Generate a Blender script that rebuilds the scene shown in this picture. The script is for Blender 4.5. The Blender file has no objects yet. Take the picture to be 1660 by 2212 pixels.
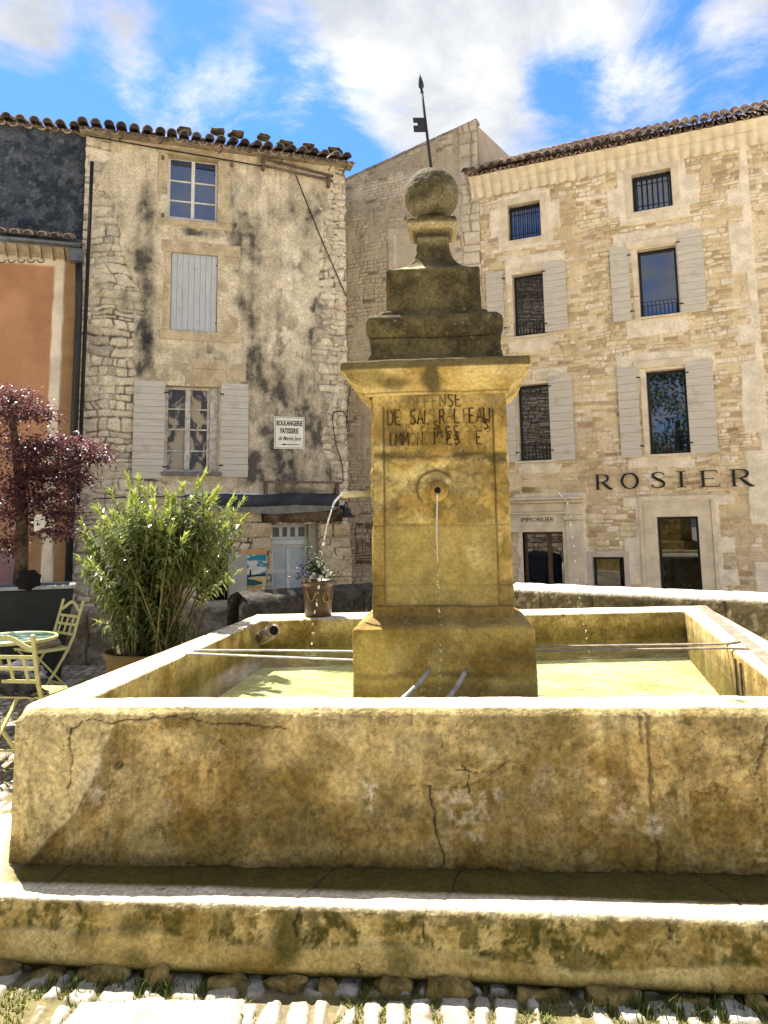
import bpy, math, random
import numpy as np
from mathutils import Vector, Matrix, noise as mn
rad = math.radians
SC = bpy.context.scene
COL = SC.collection
random.seed(7)

# ------------------------------------------------------------------ camera (measured in a 1660 x 2212 frame)
FPX = 1660.; TH = rad(7.5); RHO = rad(.82)
PCX = 830.; PCY = 1138 - FPX*math.tan(TH); EYE = 1.6
_F = np.array((0, math.cos(TH), math.sin(TH))); _U0 = np.array((0, -math.sin(TH), math.cos(TH))); _R0 = np.array((1., 0, 0))
_U = math.cos(RHO)*_U0 + math.sin(RHO)*_R0; _R = math.cos(RHO)*_R0 - math.sin(RHO)*_U0
EYEV = np.array((0, 0, EYE))
def ray(x, y): return _F*FPX + _R*(x-PCX) - _U*(y-PCY)
def onz(x, y, z): v = ray(x, y); return v*((z-EYE)/v[2]) + EYEV
def ony(x, y, Y): v = ray(x, y); return v*(Y/v[1]) + EYEV
class Frame:                                   # a vertical facade plane: u along, v into the building
    def __init__(s, p, ang):
        s.p = np.array(p, float); s.a = ang
        s.d = np.array((math.cos(ang), math.sin(ang))); s.n = np.array((-s.d[1], s.d[0]))
    def uz(s, x, y, v=0.):
        r = ray(x, y); q = s.p + s.n*v
        t = q.dot(s.n)/r[:2].dot(s.n)
        return float((r[:2]*t - s.p).dot(s.d)), float(EYE + r[2]*t)
    def w(s, u, v, z): q = s.p + s.d*u + s.n*v; return Vector((q[0], q[1], z))
    def box(s, x0, y0, x1, y1, v=0.):          # opening measured by its corners -> u0,z0,u1,z1
        a = s.uz(x0, y0, v); b = s.uz(x1, y1, v)
        return (min(a[0], b[0]), min(a[1], b[1]), max(a[0], b[0]), max(a[1], b[1]))
LH = Frame((-2.952, 12.88), rad(17.45))        # the old plastered house
RH = Frame((4.324, 13.8), rad(-24.2))          # the rubble stone house
PF = Frame((0, 0), 0)                          # placeholder, fountain pillar set below

# ------------------------------------------------------------------ numpy noise
_rs = np.random.RandomState(3); _T = _rs.rand(65536)
def hsh(i, j, k=0):
    i = np.asarray(i).astype(np.int64); j = np.asarray(j).astype(np.int64)
    return _T[(i*73856093 ^ j*19349663 ^ (k*83492791 + 12345)) & 65535]
def vn(x, y, k=0):
    xi = np.floor(x); yi = np.floor(y); fx = x-xi; fy = y-yi
    fx = fx*fx*(3-2*fx); fy = fy*fy*(3-2*fy)
    a = hsh(xi, yi, k); b = hsh(xi+1, yi, k); c = hsh(xi, yi+1, k); d = hsh(xi+1, yi+1, k)
    return (a*(1-fx)+b*fx)*(1-fy) + (c*(1-fx)+d*fx)*fy
def fb(x, y, k=0, o=5, g=.5):
    s = 0; a = 1; t = 0
    for i in range(o):
        s = s + a*vn(x*2**i+i*7.3, y*2**i+i*3.1, k+i); t += a; a *= g
    return s/t
def ss(a, b, x): t = np.clip((x-a)/(b-a), 0, 1); return t*t*(3-2*t)
def blob(u, z, cu, cz, ru, rz, soft=.5, wob=.35, k=0, f=3.):
    n = (fb(u*f, z*f, 50+k)-.5)*2*wob*2
    r = np.sqrt(((u-cu)/ru)**2 + ((z-cz)/rz)**2) + n
    return 1-ss(1-soft, 1+soft*.4, r)
def pline(u, z, pts, wob=.0, k=0):              # distance to a polyline
    uu = u + (fb(u*25, z*25, 90+k, 3)-.5)*wob; zz = z + (fb(u*25+9, z*25, 95+k, 3)-.5)*wob
    d = np.full(np.shape(u), 9.)
    for (a, b), (c, e) in zip(pts[:-1], pts[1:]):
        L = (c-a)**2 + (e-b)**2 + 1e-9
        t = np.clip(((uu-a)*(c-a) + (zz-b)*(e-b))/L, 0, 1)
        d = np.minimum(d, np.hypot(uu-a-t*(c-a), zz-b-t*(e-b)))
    return d
def rubble(u, z, hs, ws, seed=0, warp=.03):     # courses of irregular stones -> edge distance, two randoms
    rr = np.random.RandomState(seed)
    zw = z + warp*2*(fb(u*1.3, z*2, seed+1, 3)-.5)*2
    z0 = float(np.min(zw))-.3
    H = rr.uniform(hs[0], hs[1], int((float(np.max(zw))-z0)/hs[0])+6); C = z0 + np.cumsum(H)
    r = np.clip(np.searchsorted(C, zw), 1, len(C)-1)
    top = C[r]; bot = C[r-1]
    w = ws[0] + (ws[1]-ws[0])*hsh(r, r*0+5, seed)
    uw = u + warp*2*(fb(u*2.1+5, z*2.1, seed+2, 3)-.5)*2
    t = uw/w + hsh(r, r*0+9, seed)*7
    k = np.floor(t)
    def bd(q): return q + .62*(hsh(q, r, seed+3)-.5)
    b0 = bd(k); k = np.where(t < b0, k-1, k); b1 = bd(k+1); k = np.where(t >= b1, k+1, k)
    b0 = bd(k); b1 = bd(k+1)
    du = np.minimum(t-b0, b1-t)*w; dz = np.minimum(top-zw, zw-bot)
    rr_ = .5*np.minimum(dz.max(), .05)
    q = np.hypot(np.maximum(rr_-du, 0), np.maximum(rr_-dz, 0))
    d = np.minimum(np.minimum(du, dz), rr_ - q)
    return d, hsh(k, r, seed+11), hsh(k, r, seed+12)

# ------------------------------------------------------------------ mesh helpers
def link(o, parent=None):
    COL.objects.link(o)
    if parent: o.parent = parent
    return o
def mesh_np(name, V, Fq, mat, parent=None, attrs=None, smooth=True):
    me = bpy.data.meshes.new(name)
    V = np.ascontiguousarray(V, dtype=np.float32).reshape(-1, 3); Fq = np.ascontiguousarray(Fq, dtype=np.int32).reshape(-1, 4)
    me.vertices.add(len(V)); me.vertices.foreach_set('co', V.ravel())
    me.loops.add(Fq.size); me.loops.foreach_set('vertex_index', Fq.ravel())
    me.polygons.add(len(Fq)); me.polygons.foreach_set('loop_start', np.arange(0, Fq.size, 4, dtype=np.int32))
    me.update(calc_edges=True)
    if smooth: me.polygons.foreach_set('use_smooth', np.ones(len(Fq), bool))
    for k, a in (attrs or {}).items():
        at = me.attributes.new(k, 'FLOAT', 'POINT'); at.data.foreach_set('value', np.ascontiguousarray(a, dtype=np.float32).ravel())
    me.materials.append(mat); me.validate()
    return link(bpy.data.objects.new(name, me), parent)
def quads(ni, nj, flip=False):                  # grid of ni x nj verts (i major)
    i, j = np.meshgrid(np.arange(ni-1), np.arange(nj-1), indexing='ij')
    a = i*nj+j
    q = np.stack([a, a+nj, a+nj+1, a+1], -1)
    return (q[..., ::-1] if flip else q)
class MB:
    def __init__(s): s.v = []; s.f = []; s.a = []
    def add(s, vs, fs, val=0.):
        o = len(s.v); s.v += [tuple(v) for v in vs]; s.f += [tuple(i+o for i in f) for f in fs]; s.a += [val]*len(vs); return s
    def hexa(s, p, val=0.):                     # 8 points: bottom 4 ccw, top 4 ccw
        return s.add(p, [(3, 2, 1, 0), (4, 5, 6, 7), (0, 1, 5, 4), (1, 2, 6, 5), (2, 3, 7, 6), (3, 0, 4, 7)], val)
    def box(s, a, b, val=0.):
        x0, y0, z0 = a; x1, y1, z1 = b
        return s.hexa([(x0, y0, z0), (x1, y0, z0), (x1, y1, z0), (x0, y1, z0), (x0, y0, z1), (x1, y0, z1), (x1, y1, z1), (x0, y1, z1)], val)
    def bar(s, p, q, w, h=None, up=(0, 0, 1)):
        p = Vector(p); q = Vector(q); d = (q-p).normalized(); h = w if h is None else h
        up = Vector(up); sx = d.cross(up)
        if sx.length < 1e-4: sx = d.cross(Vector((0, 1, 0)))
        sx.normalize(); sy = sx.cross(d)
        A = [(-1, -1), (1, -1), (1, 1), (-1, 1)]
        return s.hexa([p+sx*(x*w/2)+sy*(y*h/2) for x, y in A] + [q+sx*(x*w/2)+sy*(y*h/2) for x, y in A])
    def tube(s, pts, r, n=8, cap=True, val=0.):
        pts = [Vector(p) for p in pts]; rs = r if isinstance(r, (list, tuple)) else [r]*len(pts)
        vs = []; ref = Vector((0, 0, 1))
        for i, p in enumerate(pts):
            d = (pts[min(i+1, len(pts)-1)]-pts[max(i-1, 0)]).normalized()
            if abs(d.dot(ref)) > .95: ref = Vector((1, 0, 0)) if abs(d.x) < .9 else Vector((0, 1, 0))
            sx = d.cross(ref).normalized(); sy = sx.cross(d)
            for k in range(n):
                a = 2*math.pi*k/n; vs.append(p+sx*(math.cos(a)*rs[i])+sy*(math.sin(a)*rs[i]))
        fs = [(i*n+k, i*n+(k+1) % n, (i+1)*n+(k+1) % n, (i+1)*n+k) for i in range(len(pts)-1) for k in range(n)]
        if cap: fs += [tuple(range(n))[::-1], tuple(range((len(pts)-1)*n, len(pts)*n))]
        return s.add(vs, fs, val)
    def lathe(s, prof, c=(0, 0, 0), n=32, wob=0.):
        vs = []
        for r, z in prof:
            for k in range(n):
                a = 2*math.pi*k/n; rr = r*(1+wob*math.sin(3*a+z*9))
                vs.append((c[0]+rr*math.cos(a), c[1]+rr*math.sin(a), c[2]+z))
        m = len(prof)
        fs = [(i*n+k, i*n+(k+1) % n, (i+1)*n+(k+1) % n, (i+1)*n+k) for i in range(m-1) for k in range(n)]
        fs += [tuple(range(n))[::-1], tuple(range((m-1)*n, m*n))]
        return s.add(vs, fs)
    def ribbon(s, pts, ws, y=0., th=.004):      # flat stroke in the x-z plane with a thickness towards -y
        P = [Vector((p[0], 0, p[1])) for p in pts]; n = len(P)
        ws = ws if isinstance(ws, (list, tuple)) else [ws]*n
        L = []
        for i in range(n):
            d = (P[min(i+1, n-1)]-P[max(i-1, 0)]).normalized(); q = Vector((-d.z, 0, d.x))*(ws[i]/2)
            L.append((P[i]+q, P[i]-q))
        vs = []
        for a, b in L: vs += [(a.x, y, a.z), (b.x, y, b.z), (b.x, y-th, b.z), (a.x, y-th, a.z)]
        fs = []
        for i in range(n-1):
            for k in range(4): fs.append((4*i+k, 4*i+(k+1) % 4, 4*i+4+(k+1) % 4, 4*i+4+k))
        fs += [(0, 1, 2, 3), (4*n-1, 4*n-2, 4*n-3, 4*n-4)]
        return s.add(vs, fs)
    def build(s, name, mat, parent=None, smooth=False, bevel=0., auto=None):
        me = bpy.data.meshes.new(name); me.from_pydata(s.v, [], s.f); me.update()
        if any(s.a): at = me.attributes.new('m1', 'FLOAT', 'POINT'); at.data.foreach_set('value', s.a)
        if smooth: me.polygons.foreach_set('use_smooth', [True]*len(me.polygons))
        me.materials.append(mat)
        o = link(bpy.data.objects.new(name, me), parent)
        if bevel: m = o.modifiers.new('bevel', 'BEVEL'); m.width = bevel; m.segments = 2; m.limit_method = 'ANGLE'; m.angle_limit = rad(40)
        return o
def tag(o, label=None, cat=None, group=None, kind=None):
    for k, v in (('label', label), ('category', cat), ('group', group), ('kind', kind)):
        if v: o[k] = v
    return o
def thing(name, label, cat, loc=(0, 0, 0), rz=0., group=None):
    o = bpy.data.objects.new(name, None); COL.objects.link(o); o.location = loc; o.rotation_euler = (0, 0, rz)
    o.empty_display_size = .2
    return tag(o, label, cat, group)
def dup(root, loc, rz, label, group=None):
    r = root.copy(); COL.objects.link(r); r.location = loc; r.rotation_euler = (0, 0, rz); r['label'] = label
    if group: r['group'] = group
    for ch in list(root.children):
        c = ch.copy(); COL.objects.link(c); c.parent = r
        for g in ch.children:
            d = g.copy(); COL.objects.link(d); d.parent = c
    return r
def text(name, body, size, mat, parent, loc, rot, sx=1., bold=0., shear=0., th=.002, align='CENTER'):
    cu = bpy.data.curves.new(name, 'FONT'); cu.body = body; cu.size = size; cu.extrude = th; cu.offset = bold; cu.shear = shear
    cu.align_x = align; cu.align_y = 'CENTER'; cu.resolution_u = 3
    t = bpy.data.objects.new(name, cu); COL.objects.link(t)
    bpy.context.view_layer.update()
    me = bpy.data.meshes.new_from_object(t.evaluated_get(bpy.context.evaluated_depsgraph_get()))
    bpy.data.objects.remove(t); me.materials.clear(); me.materials.append(mat)
    o = link(bpy.data.objects.new(name, me), parent); o.location = loc; o.rotation_euler = rot; o.scale = (sx, 1, 1)
    return o

# ------------------------------------------------------------------ materials
class NT:
    def __init__(s, name):
        s.m = bpy.data.materials.new(name); s.m.use_nodes = True; s.t = s.m.node_tree; s.t.nodes.clear()
        s.out = s.n('ShaderNodeOutputMaterial'); s.b = s.n('ShaderNodeBsdfPrincipled'); s.t.links.new(s.b.outputs[0], s.out.inputs[0])
        s.co = s.n('ShaderNodeTexCoord').outputs['Object']
    def n(s, t, **k):
        o = s.t.nodes.new(t)
        for a, v in k.items(): setattr(o, a, v)
        return o
    def put(s, i, v):
        if hasattr(v, 'is_linked'): s.t.links.new(v, i)
        elif v is not None:
            if isinstance(v, (tuple, list)) and len(v) == 3 and i.type == 'RGBA': v = (*v, 1)
            i.default_value = v
    def noise(s, sc, det=5, rough=.55, co=None, dist=0., out=0):
        o = s.n('ShaderNodeTexNoise'); s.put(o.inputs['Vector'], co or s.co); o.inputs['Scale'].default_value = sc
        o.inputs['Detail'].default_value = det; o.inputs['Roughness'].default_value = rough; o.inputs['Distortion'].default_value = dist
        return o.outputs[out]
    def vor(s, sc, feat='F1', co=None, out=0, rnd=1.):
        o = s.n('ShaderNodeTexVoronoi', feature=feat); s.put(o.inputs['Vector'], co or s.co); o.inputs['Scale'].default_value = sc
        o.inputs['Randomness'].default_value = rnd
        return o.outputs[out]
    def map(s, scale=(1, 1, 1), loc=(0, 0, 0), rot=(0, 0, 0), co=None):
        o = s.n('ShaderNodeMapping'); s.put(o.inputs[0], co or s.co); o.inputs['Location'].default_value = loc
        o.inputs['Rotation'].default_value = rot; o.inputs['Scale'].default_value = scale; return o.outputs[0]
    def rng(s, v, a, b, c=0., d=1., smooth=True):
        o = s.n('ShaderNodeMapRange', interpolation_type='SMOOTHSTEP' if smooth else 'LINEAR'); s.put(o.inputs[0], v)
        for i, q in zip((1, 2, 3, 4), (a, b, c, d)): o.inputs[i].default_value = q
        return o.outputs[0]
    def mix(s, f, a, b, bt='MIX'):
        o = s.n('ShaderNodeMix', data_type='RGBA', blend_type=bt); s.put(o.inputs[0], f); s.put(o.inputs[6], a); s.put(o.inputs[7], b); return o.outputs[2]
    def math(s, op, a, b=0.):
        o = s.n('ShaderNodeMath', operation=op); s.put(o.inputs[0], a); s.put(o.inputs[1], b); return o.outputs[0]
    def attr(s, n): return s.n('ShaderNodeAttribute', attribute_name=n).outputs['Fac']
    def bump(s, h, st=.5, d=.01, nrm=None):
        o = s.n('ShaderNodeBump'); o.inputs['Strength'].default_value = st; o.inputs['Distance'].default_value = d; s.put(o.inputs['Height'], h)
        if nrm: s.put(o.inputs['Normal'], nrm)
        return o.outputs[0]
    def done(s, col, rough=.85, nrm=None, spec=.3, metal=0., **k):
        s.put(s.b.inputs['Base Color'], col); s.put(s.b.inputs['Roughness'], rough); s.put(s.b.inputs['Specular IOR Level'], spec)
        s.put(s.b.inputs['Metallic'], metal)
        if nrm: s.put(s.b.inputs['Normal'], nrm)
        for a, v in k.items(): s.put(s.b.inputs[a], v)
        return s.m
def plain(name, c, rough=.6, var=.25, sc=8., spec=.3, metal=0., bump=.2, bsc=60., bd=.004):
    t = NT(name); n = t.noise(sc, 6); c2 = tuple(x*(1-var) for x in c); c3 = tuple(min(1, x*(1+var*.7)) for x in c)
    col = t.mix(t.rng(n, .32, .68), c2, c3)
    return t.done(col, rough, t.bump(t.noise(bsc, 4), bump, bd) if bump else None, spec, metal)
def masked(name, A, B, sc, c1=None, c2=None, c3=None, c4=None, fine=.25, fsc=55., bump=.5, bd=.006, bsc=70., rough=.9, spots=None, streak=None):
    """A/B mottled base; colours c1..c4 laid over it where the surface's own masks m1..m4 say"""
    t = NT(name)
    col = t.mix(t.rng(t.noise(sc, 7, .6), .36, .64), A, B)
    if streak: col = t.mix(t.math('MULTIPLY', t.rng(t.noise(1., 5, .6, t.map((7, 7, .7))), .5, .68), streak[1]), col, streak[0])
    for i, c in enumerate((c1, c2, c3, c4)):
        if c: col = t.mix(t.attr('m%d' % (i+1)), col, t.mix(t.rng(t.noise(sc*2.3, 5), .35, .65), tuple(q*.85 for q in c), tuple(q*1.12 for q in c)))
    if spots: col = t.mix(t.math('MULTIPLY', t.rng(t.noise(spots[1], 6, .65), .6, .7), spots[2]), col, spots[0])
    f = t.noise(fsc, 8, .78)
    col = t.mix(1., col, t.mix(t.rng(f, .34, .66, 0, 1), (1-fine,)*3, (1+fine,)*3), 'MULTIPLY')
    h = t.math('ADD', t.noise(bsc, 5, .65), t.math('MULTIPLY', t.noise(bsc*.25, 4), 1.5))
    return t.done(col, rough, t.bump(h, bump, bd), .25)
def leafmat(name, A, B, tipc=None, rough=.35, spec=.5):
    t = NT(name); a = t.attr('m1')
    col = t.mix(a, A, B)
    if tipc: col = t.mix(t.rng(a, .75, .95), col, tipc)
    m = t.done(col, rough, None, spec)
    tr = t.n('ShaderNodeBsdfTranslucent'); t.put(tr.inputs[0], t.mix(.5, col, tipc or B)); mx = t.n('ShaderNodeMixShader'); mx.inputs[0].default_value = .3
    t.t.links.new(t.b.outputs[0], mx.inputs[1]); t.t.links.new(tr.outputs[0], mx.inputs[2]); t.t.links.new(mx.outputs[0], t.out.inputs[0])
    return m
def glassmat(name, base=(.008, .01, .014), ior=2.3):
    t = NT(name); return t.done(base, .015, t.bump(t.noise(1.2, 2), .02, .02), .5, IOR=ior)

M = {}
M['basin'] = masked('basin_stone', (.215, .132, .030), (.48, .33, .118), 5., c1=(.62, .505, .25), c2=(.095, .066, .009), c3=(.03, .02, .008), c4=(.66, .58, .44), spots=((.09, .064, .012), 14, .8), fine=.36, fsc=42, bump=.9, bd=.006)
M['rim'] = M['basin']
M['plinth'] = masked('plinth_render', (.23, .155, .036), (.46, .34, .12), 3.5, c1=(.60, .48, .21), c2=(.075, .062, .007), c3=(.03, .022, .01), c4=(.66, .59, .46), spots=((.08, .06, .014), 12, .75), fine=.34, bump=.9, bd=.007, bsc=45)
M['pillar'] = masked('pillar_stone', (.22, .136, .028), (.46, .312, .088), 4., c1=(.60, .48, .21), c2=(.13, .09, .03), c3=(.05, .032, .012), c4=(.35, .26, .078), fine=.24, bump=.45, bd=.004, spots=((.55, .42, .2), 20, .35))
M['lichen'] = masked('lichen_stone', (.04, .032, .012), (.125, .098, .038), 6., c1=(.45, .37, .2), c2=(.03, .025, .012), c3=(.02, .015, .008), spots=((.26, .21, .10), 34, .75), fine=.4, bump=.8, bd=.006)
M['ballstone'] = masked('ball_stone', (.042, .035, .014), (.115, .095, .045), 7., c1=(.24, .2, .11), spots=((.32, .27, .16), 38, .75), fine=.4, bump=1., bd=.006, bsc=50)
M['iron'] = plain('dark_iron', (.02, .019, .02), .6, .4, 20)
M['rust'] = plain('rusty_iron', (.13, .085, .06), .6, .5, 18, bump=.4)
M['galv'] = plain('galvanised', (.42, .40, .36), .4, .4, 14, metal=.4)
M['hole'] = plain('dark_hole', (.006, .005, .004), .9, .2)
M['carve'] = plain('carved_shadow', (.05, .026, .008), .95, .4, 40)
M['carvefaint'] = plain('worn_carving', (.20, .125, .035), .95, .3, 40)

# ------------------------------------------------------------------ world: sun, sky, clouds
SUN = Vector((-.592, .806, 0)); EL = rad(62)
w = bpy.data.worlds.new('World'); SC.world = w; w.use_nodes = True; nt = w.node_tree; nt.nodes.clear()
def wn(t, **k):
    o = nt.nodes.new(t)
    for a, v in k.items(): setattr(o, a, v)
    return o
def wmath(op, a, b=None):
    o = wn('ShaderNodeMath', operation=op)
    for i, v in enumerate((a, b)):
        if v is None: continue
        if hasattr(v, 'is_linked'): nt.links.new(v, o.inputs[i])
        else: o.inputs[i].default_value = v
    return o.outputs[0]
sky = wn('ShaderNodeTexSky', sky_type='NISHITA', sun_disc=False, sun_elevation=EL, sun_rotation=math.atan2(SUN.x, SUN.y) % (2*math.pi), air_density=1.3, dust_density=.3, ozone_density=4.)
tc = wn('ShaderNodeTexCoord'); sep = wn('ShaderNodeSeparateXYZ'); nt.links.new(tc.outputs['Generated'], sep.inputs[0])
zz = wmath('ADD', wmath('MAXIMUM', sep.outputs[2], 0.), .22)
cmb = wn('ShaderNodeCombineXYZ'); nt.links.new(wmath('DIVIDE', sep.outputs[0], zz), cmb.inputs[0]); nt.links.new(wmath('DIVIDE', sep.outputs[1], zz), cmb.inputs[1])
def wnoise(sc, det, ro, dist=0., off=(0, 0, 0)):
    mp = wn('ShaderNodeMapping'); nt.links.new(cmb.outputs[0], mp.inputs[0]); mp.inputs['Location'].default_value = off
    o = wn('ShaderNodeTexNoise'); nt.links.new(mp.outputs[0], o.inputs['Vector']); o.inputs['Scale'].default_value = sc; o.inputs['Detail'].default_value = det
    o.inputs['Roughness'].default_value = ro; o.inputs['Distortion'].default_value = dist; return o.outputs[0]
def wrng(v, a, b, c=0., d=1.):
    o = wn('ShaderNodeMapRange', interpolation_type='SMOOTHSTEP'); nt.links.new(v, o.inputs[0])
    for i, q in zip((1, 2, 3, 4), (a, b, c, d)): o.inputs[i].default_value = q
    return o.outputs[0]
CLOUD_OFF = (3.1, 1.7, 0.)
cl = wmath('ADD', wmath('MULTIPLY', wnoise(1.15, 3, .5, .4, CLOUD_OFF), .32), wmath('MULTIPLY', wnoise(3.3, 13, .68, .35, (7, 2, 0)), .68))
# a few openings and banks in the cloud cover, by direction
dirv = wn('ShaderNodeVectorMath', operation='NORMALIZE'); nt.links.new(tc.outputs['Generated'], dirv.inputs[0])
def lobe(px, py, size, amt):
    v = Vector(ray(px, py)).normalized(); o = wn('ShaderNodeVectorMath', operation='DOT_PRODUCT'); nt.links.new(dirv.outputs[0], o.inputs[0]); o.inputs[1].default_value = v
    return wmath('MULTIPLY', wrng(o.outputs['Value'], math.cos(size), 1.), amt)
LOBES = [(85, 120, .10, -.15), (240, 200, .09, -.10), (470, 170, .11, -.11), (640, 330, .13, -.13), (800, 260, .10, -.12), (1210, 150, .07, -.16), (1540, 130, .12, -.13), (1250, 300, .12, -.08), (640, 110, .06, -.08),
         (650, 40, .16, .08), (1000, 150, .18, .12), (1400, 40, .14, .10), (450, 270, .12, .07), (30, 40, .08, .12), (200, 50, .10, .10), (1640, 30, .08, .08), (1350, 230, .08, .06)]
for L in LOBES: cl = wmath('ADD', cl, lobe(*L))
mask = wrng(cl, .37, .575)
shade = wrng(wnoise(2.6, 7, .6, .3, (1, 9, 0)), .35, .68)
ccol = wn('ShaderNodeMix', data_type='RGBA'); nt.links.new(shade, ccol.inputs[0]); ccol.inputs[6].default_value = (2.1, 2.25, 2.5, 1); ccol.inputs[7].default_value = (3.7, 3.7, 3.65, 1)
skyt = wn('ShaderNodeMix', data_type='RGBA', blend_type='MULTIPLY'); skyt.inputs[0].default_value = 1.; nt.links.new(sky.outputs[0], skyt.inputs[6]); skyt.inputs[7].default_value = (.28, .48, .86, 1)
mx = wn('ShaderNodeMix', data_type='RGBA'); nt.links.new(mask, mx.inputs[0]); nt.links.new(skyt.outputs[2], mx.inputs[6]); nt.links.new(ccol.outputs[2], mx.inputs[7])
bg = wn('ShaderNodeBackground'); bg.inputs[1].default_value = .10; nt.links.new(mx.outputs[2], bg.inputs[0])
wo = wn('ShaderNodeOutputWorld'); nt.links.new(bg.outputs[0], wo.inputs[0])
sl = bpy.data.lights.new('sun', 'SUN'); sl.energy = 5.; sl.angle = rad(.53); sl.color = (1, .95, .86)
so = bpy.data.objects.new('sun', sl); COL.objects.link(so)
sd = Vector((SUN.x*math.cos(EL), SUN.y*math.cos(EL), math.sin(EL))); so.rotation_euler = sd.to_track_quat('Z', 'Y').to_euler(); so.location = sd*60

cam = bpy.data.cameras.new('camera'); co = bpy.data.objects.new('camera', cam); COL.objects.link(co); SC.camera = co
cam.sensor_fit = 'AUTO'; cam.sensor_width = 36; cam.lens = 36*FPX/2212; cam.shift_y = -(1106-PCY)/2212; cam.clip_end = 2000; cam.clip_start = .05
co.matrix_world = Matrix(((_R[0], _U[0], -_F[0], 0), (_R[1], _U[1], -_F[1], 0), (_R[2], _U[2], -_F[2], EYE), (0, 0, 0, 1)))
SC.view_settings.view_transform = 'Standard'; SC.view_settings.look = 'None'; SC.view_settings.gamma = 1; SC.view_settings.exposure = 1.62
SC.cycles.max_bounces = 8; SC.cycles.use_denoising = True; SC.cycles.sample_clamp_indirect = 6.


# ================================================================== FOUNTAIN
fountain = thing('stone_fountain', 'ochre stone fountain with wide basin, inscribed pillar, stone ball and iron weather vane on top', 'fountain', (.35, 4.81, 0))
FT = fountain
ORG = np.array((.35, 4.81, 0.))
def loc(V): return V - ORG                      # world -> fountain coordinates
# ---- basin: outer and inner outlines at the rim (world x, y)
ZR, ZB, ZW = .87, .262, .672
OUT = np.array([(-1.57, 3.33), (1.98, 3.095), (2.83, 6.98), (-1.12, 6.80)])
INN = np.array([(-1.311, 3.50), (1.69, 3.345), (2.476, 6.542), (-.999, 6.316)])
def resample(P, step):
    r = [P[0]]
    for a, b in zip(P[:-1], P[1:]):
        n = max(1, int(np.ceil(np.hypot(b[0]-a[0], b[1]-a[1])/step)))
        r += [(a[0]+(b[0]-a[0])*i/n, a[1]+(b[1]-a[1])*i/n) for i in range(1, n+1)]
    return np.array(r)
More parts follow.
